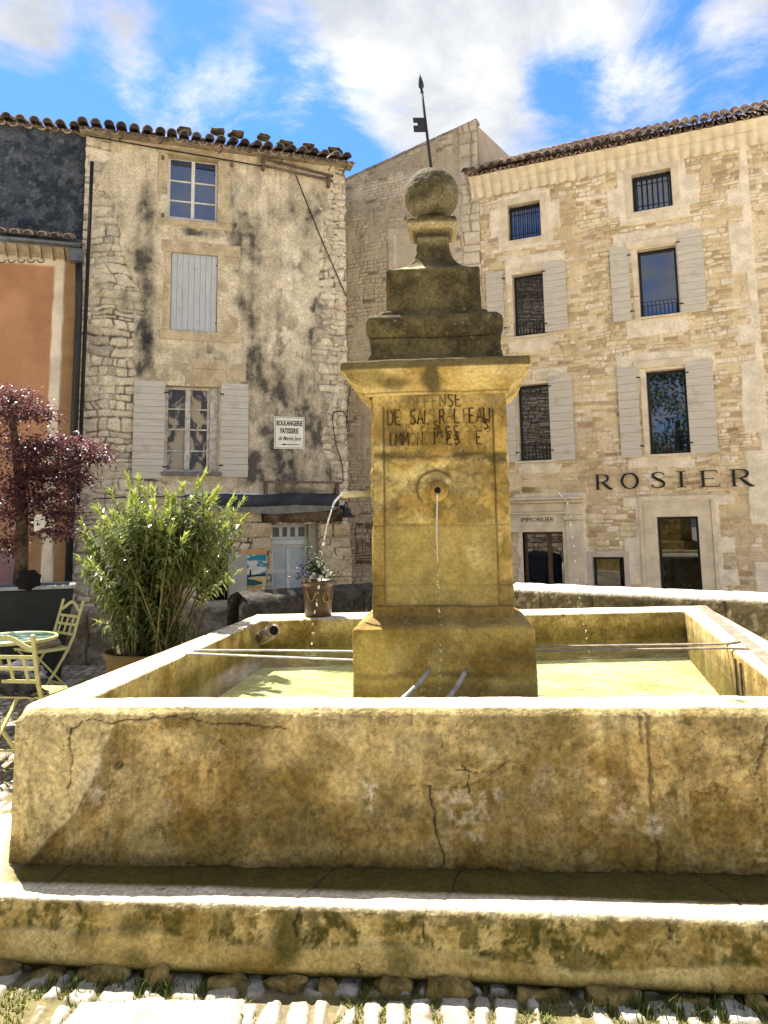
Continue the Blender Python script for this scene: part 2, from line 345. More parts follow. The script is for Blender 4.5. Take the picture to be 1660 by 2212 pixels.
# profile: (t across from outer 0 to inner 1, z)
arc = [(0, ZB)] + [(0, ZR-.05)] + [(.10*(1-math.cos(a)), ZR-.05+.05*math.sin(a)) for a in np.linspace(.2, math.pi/2, 7)] + [(.93, ZR)] + [(1-.05*(1-math.sin(a)), ZR-.02+.02*math.cos(a)) for a in np.linspace(.3, math.pi/2, 4)] + [(1, .5)]
FRP = Frame((0, 3.226), math.atan2(3.095-3.33, 1.98+1.57))      # basin front plane
def fx(px, py, F_=FRP): return F_.uz(px, py)
def fpx(pts, F_=FRP): return [F_.uz(*p) for p in pts]
Vs, Fs, A1, A2, A3, A4 = [], [], [], [], [], []; base = 0
for k in range(4):
    o0, o1, i0, i1 = OUT[k], OUT[(k+1) % 4], INN[k], INN[(k+1) % 4]
    L = np.hypot(*(o1-o0)); st = .0062 if k == 0 else .022; pst = .0062 if k == 0 else .02
    n = int(L/st); t = np.linspace(0, 1, n)
    thick = np.hypot(*(i0-o0))*.75
    pr = resample([(a*.22, b) for a, b in arc], pst); pr[:, 0] /= .22
    T, Q = np.meshgrid(t, pr[:, 0], indexing='ij'); _, Z = np.meshgrid(t, pr[:, 1], indexing='ij')
    O = o0 + (o1-o0)*T[..., None]; I = i0 + (i1-i0)*T[..., None]
    P = O + (I-O)*Q[..., None]
    nrm = np.array((o1[1]-o0[1], -(o1[0]-o0[0])))/L
    face = 1-ss(0, .06, Q); top = ss(.06, .14, Q)*(1-ss(.95, 1., Q))
    u = (P-FRP.p)@FRP.d if k == 0 else T*L+10*k
    z = Z
    h = (fb(u*3, z*3, 1, 6)-.5)*.022 + (fb(u*22, z*22, 4, 4, .6)-.5)*.009
    m1 = np.zeros_like(u); m2 = m1.copy(); m3 = m1.copy(); m4 = m1.copy()
    if k == 0:
        wv = (fb(u*5, z*5, 21, 5)-.5)
        # light skim coat kept at the left corner, the upper middle band and the upper right
        le = np.interp(z, [.26, .36, .45, .58, .70, .80, .87], [-1.47, -1.38, -1.29, -1.20, -1.17, -1.14, -1.13]) + wv*.09
        s1 = 1-ss(0, .012, u-le)
        lo = np.interp(u, [-1.2, -.95, -.75, -.6, -.45, -.3, 0, .15, .28, .40, .48, .75, 1.0, 1.3, 1.6], [.80, .80, .755, .745, .765, .73, .60, .575, .55, .60, .665, .715, .74, .76, .71]) + wv*.10
        s2 = ss(-.01, .05+.05*ss(.4, .6, fb(u*3, z*0+2, 34)), z-lo)*ss(-1.14, -1.1, u)
        skim = np.maximum(s1, s2)
        m1 = (.78*s1+.6*s2*(1-s1))*(.5+.45*ss(.32, .55, fb(u*4, z*3, 31, 6, .6)+.12*s1)); lp_ = np.maximum((1-ss(.003, .012, np.abs(u-le)))*(z < .8), (1-ss(.002, .008, np.abs(z-lo)))*ss(.05, .1, u)*(1-ss(.5, .6, u))*ss(.46, .56, fb(u*7, z*2, 32, 3))); m3 = np.maximum(m3, .55*lp_); h = h*(1-.55*skim) + .008*skim
        ra = ss(0, .02, u-le)*(1-ss(.07, .1, u-le+.05*wv)); m2 = np.maximum(m2, .5*ra*(1-s2)); h -= .004*ra
        pat = ss(.52, .60, fb(u*2.2+3, z*2.6, 41, 6, .55)); m1 = np.maximum(m1, .40*pat*(1-skim))
        rough = ss(.30, .6, u+wv*.5)*ss(.72, .6, z)*(1-skim)
        pit = ss(.57, .66, fb(u*26, z*26, 61, 4, .6)); h -= .008*pit*(.25+.75*rough)*(1-.7*skim)
        fl = ss(.52, .62, fb(u*13, z*15, 66, 5, .6)); m1 = np.maximum(m1, .6*fl*rough*ss(.42, .6, fb(u*4, z*4, 67)))
        m2 = np.maximum(m2, .6*pit*(.4+.6*rough)); stk = ss(.52, .66, fb(u*16, z*1.6, 85, 5, .6)); m2 = np.maximum(m2, .38*stk*ss(.42, .58, fb(u*2.5, z*2, 86))); m1 = np.maximum(m1, .42*ss(.54, .66, fb(u*14+4, z*1.8, 87, 5, .6))*ss(.45, .6, fb(u*2.2+5, z*2, 88)))
        for bx, by, rx, ry, am in [(640, 1790, 280, 95, .75), (540, 1680, 60, 120, .5), (300, 1800, 120, 70, .45), (1500, 1810, 170, 70, .55), (1250, 1800, 200, 60, .5), (860, 1690, 60, 80, .4), (450, 1600, 60, 30, .4), (700, 1640, 80, 30, .35), (960, 1640, 55, 40, .35), (800, 1760, 45, 55, .55), (1000, 1640, 50, 20, .6), (600, 1720, 60, 120, .55), (680, 1800, 90, 60, .55), (420, 1790, 130, 50, .5), (300, 1720, 35, 70, .4), (860, 1800, 130, 50, .5), (1150, 1820, 170, 40, .6), (1380, 1820, 90, 50, .5), (1560, 1800, 90, 60, .5),
                                   (570, 1640, 50, 40, .4), (1100, 1600, 90, 16, .5), (1240, 1700, 60, 50, .3), (1480, 1640, 70, 40, .3), (1600, 1570, 60, 25, .5), (700, 1610, 50, 25, .45), (1040, 1560, 120, 12, .4)]:
            cu, cz = fx(bx, by); b = blob(u, z, cu, cz, rx/515, ry/515, .6, .45, int(bx), 6); m2 = np.maximum(m2, am*b)
        for bx, by, rx, ry, am in [(800, 1700, 14, 24, .9), (800, 1755, 8, 14, .9), (370, 1740, 25, 22, .5), (215, 1660, 30, 55, .55), (800, 1440, 20, 20, .5), (1180, 1690, 60, 26, .4), (1420, 1780, 22, 20, .6), (1320, 1720, 50, 30, .5), (1020, 1740, 50, 50, .45)]:
            cu, cz = fx(bx, by); m4 = np.maximum(m4, .8*am*blob(u, z, cu, cz, rx/515, ry/515, .8, .7, int(by), 9)*ss(.45, .62, fb(u*30, z*26, 83, 5, .65)))
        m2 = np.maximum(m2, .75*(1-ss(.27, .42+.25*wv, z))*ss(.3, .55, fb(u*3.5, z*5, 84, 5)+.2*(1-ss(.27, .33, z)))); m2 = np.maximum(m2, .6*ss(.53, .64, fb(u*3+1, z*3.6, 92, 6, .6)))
        m2 = np.maximum(m2, .5*ss(.815, .845, z+wv*.04)*(1-top)*ss(.45, .6, fb(u*9, z*2, 81, 4)))
        for pts, wd, dep, am in [([(930, 1700), (938, 1760), (945, 1800), (962, 1872)], .004, .006, 1), ([(1396, 1545), (1404, 1610), (1408, 1720), (1416, 1800), (1424, 1885)], .006, .006, .62), ([(1382, 1545), (1386, 1600)], .006, .002, .6),
                            ([(148, 1600), (160, 1570), (200, 1548), (240, 1560), (300, 1552), (380, 1545), (460, 1560), (540, 1566), (620, 1570)], .003, .004, .9), ([(150, 1600), (158, 1640), (150, 1700)], .003, .003, .8),
                            ([(1000, 1650), (1015, 1670), (1010, 1720)], .003, .004, 1), ([(985, 1665), (1015, 1662), (1030, 1672)], .003, .003, .9), ([(1080, 1660), (1095, 1645)], .003, .002, .8),
                            ([(1660, 1560), (1648, 1620), (1640, 1660)], .006, .008, .6), ([(400, 1868), (540, 1878), (760, 1876), (1000, 1880), (1660, 1892)], .004, .004, .6)]:
            d = pline(u, z, fpx(pts), .03); c = 1-ss(wd*.6, wd*1.6, d); m3 = np.maximum(m3, am*c*(face > .5)); h -= dep*c
        for kk, (fa, fz, th_, am) in enumerate([(2.1, 2.7, .54, .30), (3.4, 4.2, .57, .30), (6., 7., .58, .45)]):     # flaking skins with a dark broken lip
            nn_ = fb(u*fa+kk*3.7, z*fz, 93+kk*7, 7, .58); m1 = np.maximum(m1, am*ss(th_, th_+.015, nn_)*(.4+.6*ss(.4, .6, fb(u*5, z*5, 99+kk)))); lip = (1-ss(.002, .009, np.abs(nn_-th_)))*ss(.42, .55, fb(u*4, z*4, 103+kk)); m3 = np.maximum(m3, .42*lip*(face > .5)); h += .004*ss(th_, th_+.01, nn_)
        grit = ss(.60, .70, fb(u*45, z*45, 105, 4, .6)); m3 = np.maximum(m3, .38*grit*(face > .5)*(.35+.65*ss(.42, .6, fb(u*3, z*3, 107))))
        cu, cz = fx(258, 1652); d = np.hypot((u-cu)/.022, (z-cz)/.016); c = 1-ss(.6, 1.1, d); h -= .015*c; m3 = np.maximum(m3, .7*c)
    else:
        m2 = .3*ss(.5, .65, fb(u*2, z*3, 45)); m1 = .3*ss(.5, .62, fb(u*2.5+4, z*2.5, 46))
    inner = ss(.94, 1., Q)
    m1 = np.maximum(m1, top*(.5+.4*fb(u*6, Q*3, 71)))
    m4 = np.maximum(m4, top*ss(.25, .42, fb(u*5, Q*4+z*3, 73)))  # rim top painted paler, its sunlit white put into the colour
    m2 = m2*(1-.8*top) + .55*inner*ss(.80, .72, z)
    h = h*(1-.45*top)
    P3 = np.stack([P[..., 0]+nrm[0]*h*face*1.-nrm[0]*h*inner*.5, P[..., 1]+nrm[1]*h*face-nrm[1]*h*inner*.5, Z + h*top*.8], -1)
    if k in (0, 3):                              # soften the front left corner
        dl = np.hypot(P[..., 0]-OUT[0][0], P[..., 1]-OUT[0][1]); c = (1-ss(0, .10, dl))
        P3[..., 0] += .018*c; P3[..., 1] += .012*c; P3[..., 2] -= .03*c*ss(ZR-.1, ZR, Z)
    Vs.append(loc(P3.reshape(-1, 3))); Fs.append((quads(*T.shape)+base).reshape(-1, 4)); base += T.size
    for A, m in ((A1, m1), (A2, m2), (A3, m3), (A4, m4)): A.append(np.clip(m, 0, 1).ravel())
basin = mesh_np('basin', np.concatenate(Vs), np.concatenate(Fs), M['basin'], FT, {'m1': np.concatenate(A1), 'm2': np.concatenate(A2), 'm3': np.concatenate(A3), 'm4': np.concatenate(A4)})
# basin floor (a thin slab below the water)
b = MB(); f = [loc(np.array((*p, .5))) for p in INN]; g = [loc(np.array((*p, .3))) for p in INN]; b.hexa([tuple(q) for q in g]+[tuple(q) for q in f]); M['bfloor'] = masked('algae_floor', (.52, .52, .30), (.74, .73, .54), 3., fine=.15, bump=.3, spots=((.34, .35, .15), 7, .5)); b.build('basin_floor', M['bfloor'], FT)

# ---- plinth: low rendered platform the basin sits on
PZ = .262
PLP = Frame((0, 2.905), math.atan2(-.094, 1))
pf0, pf1 = np.array((-2.7, 2.905+.094*2.7)), np.array((3.2, 2.905-.094*3.2))
L = np.hypot(*(pf1-pf0)); n = int(L/.0075); t = np.linspace(0, 1, n)
pr = resample([(.055, -.04), (.05, .005), (.006, .035), (-.004, .06), (0, PZ-.045), (.006, PZ-.02), (.022, PZ-.004), (.05, PZ), (.085, PZ+.001), (.2, PZ), (.55, PZ), (1.0, PZ)], .0075)
pr = np.concatenate([pr[pr[:, 0] < .5], np.array([(.62, PZ)])])
T, D = np.meshgrid(t, pr[:, 0], indexing='ij'); _, Z = np.meshgrid(t, pr[:, 1], indexing='ij')
u = (pf0+(pf1-pf0)*T[..., None]-PLP.p)@PLP.d
face = np.maximum(1-ss(.0, .03, D), (Z < .15)*1.); top = 1-face
wv = fb(u*4, Z*4+D*4, 121, 5)-.5
edge = np.interp(u, [-1.6, -1.3, -1.1, -.95, -.75, -.6, -.35, -.1, .1, .3, .5, .62, .85, 1.1, 1.4], [.145, .15, .135, .17, .16, .12, .11, .145, .13, .12, .10, .075, .10, .12, .12]) + wv*.06
rough = ss(0, .012, Z-edge)
h = (fb(u*3, Z*3+D*3, 101, 6)-.5)*.02 + (fb(u*18, Z*18+D*18, 104, 5, .65)-.5)*(.006+.016*rough*face)
h -= .010*rough*face
flk = ss(.50, .60, fb(u*17, Z*22, 131, 5, .65))
m0_ = .9*(1-ss(.02, .05, Z+.03*wv))  # shadow zone at the plinth foot painted dark
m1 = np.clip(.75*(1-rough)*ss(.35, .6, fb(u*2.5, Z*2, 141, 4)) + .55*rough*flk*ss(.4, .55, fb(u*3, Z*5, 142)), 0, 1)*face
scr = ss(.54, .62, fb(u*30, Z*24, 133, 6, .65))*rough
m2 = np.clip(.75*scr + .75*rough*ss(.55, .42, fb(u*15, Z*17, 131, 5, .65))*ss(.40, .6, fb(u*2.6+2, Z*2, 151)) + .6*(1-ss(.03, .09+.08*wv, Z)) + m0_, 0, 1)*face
for bx, by, rx, ry, am in [(620, 2050, 30, 70, .9), (170, 2020, 35, 30, .8), (290, 2000, 40, 25, .8), (875, 2085, 45, 50, .75), (300, 2080, 60, 30, .6), (60, 2080, 90, 30, .6), (1210, 2030, 60, 20, .6), (1120, 2000, 20, 40, .6), (1010, 2080, 50, 20, .5)]:
    cu, cz = PLP.uz(bx, by); m2 = np.maximum(m2, am*blob(u, Z, cu, cz, rx/570, ry/570, .75, .4, int(bx), 6)*face)
m3 = np.zeros_like(u)
for pts, wd in [([(650, 1960), (632, 2000), (640, 2030)], .005), ([(915, 1985), (920, 2040)], .004), ([(1445, 1995), (1452, 2040)], .004), ([(165, 1950), (172, 1975)], .005)]:
    c = 1-ss(wd*.5, wd*1.5, pline(u, Z, [PLP.uz(*p) for p in pts], .03)); m3 = np.maximum(m3, c*face); h -= .006*c*face
# cracks running across the top
for uu, sl in [(-.36, .35), (.18, .2), (1.27, -.35), (-1.35, .1)]:
    d = np.abs(u-uu-sl*D-.04*(fb(D*12, u*0, 77)-.5)); c = (1-ss(.002, .006, d))*top; m3 = np.maximum(m3, c); h -= .004*c
ln = 1-ss(.002, .006, np.abs(D-.075-.02*(fb(u*3, u*0, 88)-.5))); m3 = np.maximum(m3, .6*ln*ss(.45, .55, fb(u*6, u*0, 89))*top); h -= .003*ln*top
spt = ss(.60, .68, fb(u*7, D*16, 161, 5))*ss(.1, .2, D); m2 = np.maximum(m2, .9*spt*top*ss(-.9, .2, u))
m4 = top*(.5+.4*fb(u*5, D*8, 171)); m1 = np.maximum(m1, .7*top)
m2 = np.maximum(m2, top*ss(.09, .15, D+.03*(fb(u*2.2, D*3, 177)-.5))*.96*ss(-1.62, -1.35, u+.5*D)); m4 = m4*(1-np.clip(m2*1.1, 0, 1)); m1 = m1*(1-np.clip(m2*1.1, 0, 1)*top)  # basin's cast shadow painted on the top in dark olive, sunlit strip left pale
PB = pf0+(pf1-pf0)*T[..., None] + PLP.n*D[..., None]
P3 = np.stack([PB[..., 0]-PLP.n[0]*h*face, PB[..., 1]-PLP.n[1]*h*face, Z+h*top*.7], -1)
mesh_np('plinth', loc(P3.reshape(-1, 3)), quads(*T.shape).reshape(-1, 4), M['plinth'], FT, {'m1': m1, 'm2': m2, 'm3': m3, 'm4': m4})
b = MB(); ring = [pf0+PLP.n*.61, pf1+PLP.n*.61, np.array((3.3, 7.3)), np.array((-1.5, 7.2)), np.array((-1.75, 3.9))]
vs = [loc(np.array((*p, -.1))) for p in ring]+[loc(np.array((*p, PZ))) for p in ring]
b.add([tuple(v) for v in vs], [(5, 6, 7, 8, 9), (1, 2, 7, 6), (2, 3, 8, 7), (3, 4, 9, 8), (4, 0, 5, 9)]); b.build('plinth_back', plain('pale_plinth_top', (.52, .47, .36), .9, .25, 3, bump=.5), FT)
M['footing'] = masked('footing_stone', (.12, .085, .022), (.30, .22, .075), 9., spots=((.05, .045, .012), 14, .8), fine=.3, bump=.9, bd=.006)
# rough footing stones at the foot of the plinth
def rock(b, c, sx, sy, sz, seed, rz=0., n=9, m=14, pw=.6):
    r_ = random.Random(seed); ox = r_.uniform(0, 90); vs = []
    for i in range(n+1):
        th = math.pi*i/n
        for k in range(m):
            a = 2*math.pi*k/m
            d = Vector((math.sin(th)*math.cos(a), math.sin(th)*math.sin(a), math.cos(th)))
            q = Vector(tuple(math.copysign(abs(e)**pw, e) for e in d))
            s = .82 + .42*mn.noise(d*1.4+Vector((ox, 0, 0))) + .14*mn.noise(d*5+Vector((0, ox, 0)))
            q = Vector((q.x*sx, q.y*sy, q.z*sz))*s
            vs.append((c[0]+q.x*math.cos(rz)-q.y*math.sin(rz), c[1]+q.x*math.sin(rz)+q.y*math.cos(rz), c[2]+q.z))
    fs = [(i*m+k, (i+1)*m+k, (i+1)*m+(k+1) % m, i*m+(k+1) % m) for i in range(n) for k in range(m)]
    b.add(vs, fs)
x = -2.2; i = 0
big = {-1.0: .11, -.72: .1, -.45: .13}
while x < 2.6:
    wd = random.choice((.05, .06, .07, .08, .09, .11, .14)); x += wd
    b = MB(); q = PLP.w(x, .04-random.uniform(0, .04), -.008+random.uniform(-.02, .016)) - Vector(ORG)
    rock(b, q, wd*random.uniform(.8, 1.), random.uniform(.05, .07), random.uniform(.045, .075), i, random.uniform(-.3, .3)); b.build('footing_stone', M['footing'], FT, smooth=True); x += wd*.85+random.choice((0, 0, .01, .09)); i += 1


# ---- pillar: square mouldings swept round a rotated square
PA = rad(-5.)
def sq(name, prof, mat, ncol=60, step=.012, disp=None, masks=None, r=.012, off=(0, 0), amp=1., parent=FT, sd=0):
    pr = resample(prof, step); V = []; U = []; S = []
    ncol = max(ncol, 4)
    A = [(None, t) for t in np.linspace(-1, 1, ncol)] + [(a, 0) for a in (22.5, 45, 67.5)]
    hw = pr[:, 0]; cols = []; uu = []; side = []; nx = []
    for k in range(4):
        ca, sa = [(1, 0), (0, 1), (-1, 0), (0, -1)][k]
        for a, t in A:
            rr = np.minimum(r, hw*.3)
            if a is None: x, y = t*(hw-rr), -hw; nn = (0, -1)
            else:
                q = rad(a); x, y = (hw-rr)+rr*math.sin(q), -(hw-rr)-rr*math.cos(q); nn = (math.sin(q), -math.cos(q))
            cols.append((x*ca-y*sa, x*sa+y*ca)); uu.append(x); side.append(k); nx.append((nn[0]*ca-nn[1]*sa, nn[0]*sa+nn[1]*ca))
    X = np.array([c[0] for c in cols]); Y = np.array([c[1] for c in cols]); Uc = np.array(uu); Z = np.broadcast_to(pr[:, 1], X.shape)
    N = np.array(nx); SD = np.array(side)[:, None]*np.ones_like(X)
    pu = Uc + SD*3.3
    h = ((fb(pu*4, Z*4, 201+sd, 6)-.5)*.014 + (fb(pu*24, Z*24, 205+sd, 4, .6)-.5)*.006)*amp
    at = {}
    if disp is not None: h = h + disp(SD, Uc, Z)
    if masks is not None: at = masks(SD, Uc, Z)
    X = X + N[:, 0][:, None]*h; Y = Y + N[:, 1][:, None]*h
    c, s = math.cos(PA), math.sin(PA)
    V = np.stack([X*c-Y*s+off[0], X*s+Y*c+off[1], Z + (fb(X*5+7, Y*5, 209+sd, 4)-.5)*.012*amp], -1)
    nc, nz = X.shape; q = quads(nc, nz); wrap = []
    j = np.arange(nz-1); wrap = np.stack([(nc-1)*nz+j, j, j+1, (nc-1)*nz+j+1], -1)
    me = mesh_np(name, V.reshape(-1, 3), np.concatenate([q.reshape(-1, 4), wrap]), mat, parent, at)
    return me
PFR = Frame((.35+.395*math.sin(PA), 4.81-.395*math.cos(PA)), PA)       # shaft front face
def pp(*p): return PFR.uz(*p)
zj1 = pp(940, 1134)[1]; zj2 = pp(940, 1264)[1]; zrg = pp(940, 979)[1]
pl0, pz0 = pp(834, 1309); pl1, _ = pp(1079, 1309); pz1 = pp(950, 876)[1]
bu, bz = pp(946, 1060)
def shaft_d(S, u, z):
    f = (S == 0)
    w = (fb(u*9, z*9, 301, 4)-.5)*.01
    inn = ss(-.006, .006, u-pl0+w*.5)*ss(-.006, .006, pl1-u)*ss(-.006, .006, z-pz0+w*.4)*ss(-.008, .008, pz1-z-.03*ss(.9, 1.05, np.abs(u-(pl0+pl1)/2)/((pl1-pl0)/2)))
    h = -.026*inn*f
    er = ss(zrg+.02, zrg-.03, z+w*4)*ss(zj1-.0, zj1+.02, z)            # eroded block round the spout
    h = h + er*(fb(u*7+3, z*9, 305, 6, .6)-.55)*.06
    h -= f*.01*(1-ss(.003, .02, np.abs(z-zrg+w*5)))
    for zz_ in (zj1, zj2): h -= .006*(1-ss(.002, .007, np.abs(z-zz_+w*.15)))
    rr = np.hypot(u-bu+.012, z-bz-.01); an = np.degrees(np.arctan2(z-bz, u-bu))
    arc_ = f*(1-ss(.004, .014, np.abs(rr-.108)))*ss(20, 60, an+ (an < -90)*360)*(1-ss(190, 240, an+(an < -90)*360))
    h -= .010*arc_; h += f*.012*(1-ss(.05, .12, rr))
    return h
def shaft_m(S, u, z):
    f = (S == 0)*1.; w = fb(u*6, z*6, 311, 5)-.5
    er = ss(zrg+.02, zrg-.03, z+w*.04)*ss(zj1, zj1+.02, z)
    m1 = er*ss(.45, .62, fb(u*5+3, z*7, 321, 6, .62))*.75 + .35*ss(2.24, 2.34, z+w*.06)
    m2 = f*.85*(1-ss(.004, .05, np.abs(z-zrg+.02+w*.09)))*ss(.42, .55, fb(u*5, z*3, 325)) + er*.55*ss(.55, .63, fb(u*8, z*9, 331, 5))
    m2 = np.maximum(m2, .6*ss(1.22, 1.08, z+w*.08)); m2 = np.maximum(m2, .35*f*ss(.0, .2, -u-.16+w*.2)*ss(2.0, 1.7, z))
    m3 = np.zeros_like(u)
    for zz_ in (zj1, zj2): m3 = np.maximum(m3, .6*(1-ss(.001, .005, np.abs(z-zz_+w*.008))))
    rr = np.hypot(u-bu+.012, z-bz-.01); an = np.degrees(np.arctan2(z-bz, u-bu)); an = an+(an < -90)*360
    m3 = np.maximum(m3, .7*f*(1-ss(.003, .012, np.abs(rr-.108)))*ss(20, 60, an)*(1-ss(180, 240, an)))
    pn = ss(-.004, .004, u-pl0)*ss(-.004, .004, pl1-u)*ss(pz0-.004, pz0+.004, z)*ss(-.004, .004, zj1-z)
    ed = np.minimum(np.minimum(np.abs(u-pl0), np.abs(u-pl1)), np.where(z < zrg, np.abs(z-pz0), 9)); m3 = np.maximum(m3, .7*f*(1-ss(.002, .008, ed))*(z > pz0-.01)*(z < pz1))
    m4 = f*pn*.8*ss(.42, .6, fb(u*3+1, z*3.5, 341, 5)+.25*ss(.2, -.2, u)); m1 = np.maximum(m1, f*pn*.45*ss(.5, .65, fb(u*4, z*6, 345)))
    m2 = np.maximum(m2, .6*ss(.50, .62, fb(u*2.4+2, z*2.8, 349, 7, .6))); m1 = np.maximum(m1, .5*ss(.55, .66, fb(u*3+7, z*3.4, 353, 7, .6)))
    gr_ = ss(.62, .72, fb(u*40, z*40, 357, 4, .6)); m3 = np.maximum(m3, .35*gr_)
    b2 = f*pn*(z < zj2)*.5*ss(.4, .55, fb(u*5, z*8, 347)); m1 = np.maximum(m1, b2)
    return {'m1': np.clip(m1, 0, 1), 'm2': np.clip(m2, 0, 1), 'm3': m3, 'm4': np.clip(m4, 0, 1)}
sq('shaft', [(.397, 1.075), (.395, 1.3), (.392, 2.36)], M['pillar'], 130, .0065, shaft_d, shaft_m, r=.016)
def base_m(S, u, z):
    w = fb(u*5, z*5, 411, 5)-.5
    m2 = .5*(1-ss(.004, .03, np.abs(z-.80+w*.05)))*ss(.5, .3, u) + .7*(1-ss(.006, .02, np.abs(z-.868+w*.03)))*0 + .75*ss(.78, .73, z+w*.05)*.6
    m2 = np.maximum(m2, .7*blob(u, z, .40, .90, .05, .04, .6, .5, 5, 9)*(S == 0)); m2 = np.maximum(m2, .45*ss(1.04, 1.07, z))
    return {'m1': .3*ss(.55, .65, fb(u*4, z*4, 415)), 'm2': np.clip(m2+.3*ss(.5, .62, fb(u*3, z*3, 417, 5)), 0, 1), 'm3': u*0, 'm4': u*0}
sq('pedestal', [(.50, .45), (.497, 1.035), (.495, 1.04), (.398, 1.09)], M['pillar'], 90, .009, None, base_m, r=.012)
def corn_m(S, u, z):
    w = fb(u*5, z*5, 421, 5)-.5; f = (S == 0)
    m2 = .9*ss(2.485, 2.50, z+w*.02); dk = (blob(u, z, -.02, 2.43, .09, .06, .7, .4, 3, 9)+blob(u, z, -.02, 2.48, .03, .09, .7, .3, 4, 9)+.8*blob(u, z, -.22, 2.42, .09, .035, .7, .4, 6, 8)+.5*blob(u, z, -.40, 2.46, .12, .05, .6, .5, 7, 8))*f
    m2 = np.maximum(m2, np.clip(dk, 0, .95)); m1 = (1-m2)*.55*ss(.35, .6, fb(u*4, z*6, 425))
    return {'m1': m1, 'm2': np.clip(m2, 0, 1), 'm3': .5*(1-ss(.002, .006, np.abs(z-2.372))), 'm4': u*0}
cy_ = [(.392, 2.357), (.416, 2.358), (.416, 2.372), (.425, 2.374), (.432, 2.392), (.445, 2.41), (.468, 2.425), (.495, 2.44), (.510, 2.458), (.515, 2.478), (.519, 2.482), (.536, 2.483), (.540, 2.49), (.540, 2.532), (.532, 2.545), (.40, 2.565)]
M['cornice'] = masked('cornice_stone', (.24, .15, .035), (.46, .33, .11), 4., c1=(.58, .47, .22), c2=(.085, .066, .026), c3=(.05, .03, .012), fine=.25, bump=.6, bd=.005)
sq('cornice', cy_, M['cornice'], 90, .008, None, corn_m, r=.006, off=(-.012, 0), amp=1.1)
sq('lower_moulding', [(.40, 2.555), (.400, 2.57), (.394, 2.60), (.384, 2.64), (.384, 2.66), (.388, 2.69), (.386, 2.705), (.36, 2.712)], M['lichen'], 70, .01, off=(-.012, 0), sd=20, amp=1.5, r=.02)
sq('upper_moulding', [(.36, 2.706), (.385, 2.712), (.398, 2.73), (.403, 2.765), (.402, 2.80), (.395, 2.83), (.375, 2.85), (.325, 2.853), (.322, 2.875), (.316, 2.885), (.30, 2.89)], M['lichen'], 70, .01, off=(-.014, 0), sd=30, amp=1.6, r=.02)
sq('top_block', [(.30, 2.88), (.29, 2.90), (.288, 2.91), (.286, 3.15), (.280, 3.165), (.262, 3.170), (.235, 3.18), (.19, 3.205), (.150, 3.24), (.122, 3.285), (.106, 3.34), (.097, 3.40), (.094, 3.445), (.104, 3.45), (.106, 3.468), (.125, 3.474), (.134, 3.485), (.138, 3.492), (.152, 3.494), (.155, 3.50), (.155, 3.535), (.148, 3.548), (.075, 3.556), (.07, 3.59), (.02, 3.60)], M['lichen'], 60, .009,
   None, lambda S, u, z: {'m1': np.clip(.7*ss(3.46, 3.49, z)*ss(3.525, 3.50, z) + .3*ss(3.36, 3.42, z)*ss(3.445, 3.42, z) + .8*blob(u, z, -.12, 3.19, .16, .03, .6, .5, 8, 9)*(S == 0), 0, 1), 'm2': .7*(1-ss(.006, .016, np.abs(z-3.445))), 'm3': u*0}, off=(-.016, 0), sd=40, amp=1.3, r=.01)  # pale blob paints the sunlit broken ledge at upper left
# ball finial
n1, n2 = 72, 110; th, ph = np.meshgrid(np.linspace(.001, math.pi-.001, n1), np.linspace(0, 2*math.pi, n2), indexing='ij')
dx, dy, dz = np.sin(th)*np.cos(ph), np.sin(th)*np.sin(ph), np.cos(th)
rr = .176 + (fb(dx*5+dz*3+9, dy*5+dz*4+9, 501, 6, .6)-.5)*.012 + (fb(dx*30+dz*20, dy*30+dz*17, 511, 3)-.5)*.005
V = np.stack([dx*rr-.016, dy*rr, dz*rr+3.752], -1)
mesh_np('ball_finial', V.reshape(-1, 3), quads(n1, n2).reshape(-1, 4), M['ballstone'], FT, {'m1': .45*ss(-.3, -.7, dz)*ss(-.2, .5, -dx)+.3*ss(.5, .65, fb(dx*4, dz*4+dy, 521))})
# weather vane
vx0 = Vector((-.01, 0, 3.90)); vx1 = Vector((-.075, 0, 4.60)); b = MB(); b.tube([vx0, vx0.lerp(vx1, .5), vx1], [.011, .009, .007], 8)
vane = b.build('weather_vane', M['iron'], FT, True)
d = (vx1-vx0).normalized(); b = MB(); q = vx1-d*.13; b.tube([q, q+d*.035, q+d*.05, q+d*.085, q+d*.145], [.011, .008, .019, .016, .001], 8); b.build('spear_tip', M['iron'], vane)
b = MB(); q = vx0+d*.30
for a, e, x0 in [(.0, .045, -.085), (.045, .066, -.055), (.066, .10, -.082)]:
    p = q+d*a; p2 = q+d*e; b.hexa([(p.x+x0, -.004, p.z), (p.x+.004, -.004, p.z), (p.x+.004, .004, p.z), (p.x+x0, .004, p.z), (p2.x+x0, -.004, p2.z), (p2.x+.004, -.004, p2.z), (p2.x+.004, .004, p2.z), (p2.x+x0, .004, p2.z)])
b.build('pennant', M['iron'], vane)
# spout boss on the front
ca, sa = math.cos(PA), math.sin(PA)
def pfl(u, out, z): return Vector((u*ca-(-.395-out)*sa, u*sa+(-.395-out)*ca, z))   # point on the shaft front, fountain coordinates
b = MB(); prof = [(.062, -.01), (.060, .004), (.052, .014), (.046, .018), (.044, .03), (.036, .04), (.022, .046), (.02, .02)]
b.lathe(prof[:-1], n=28, wob=.03); bo = b.build('spout_boss', M['pillar'], FT, True); bo.rotation_euler = (math.pi/2, 0, PA); bo.location = pfl(bu, 0, bz)
b = MB(); b.lathe([(.019, .0), (.019, .0485)], n=20); o = b.build('spout_hole', M['hole'], bo)
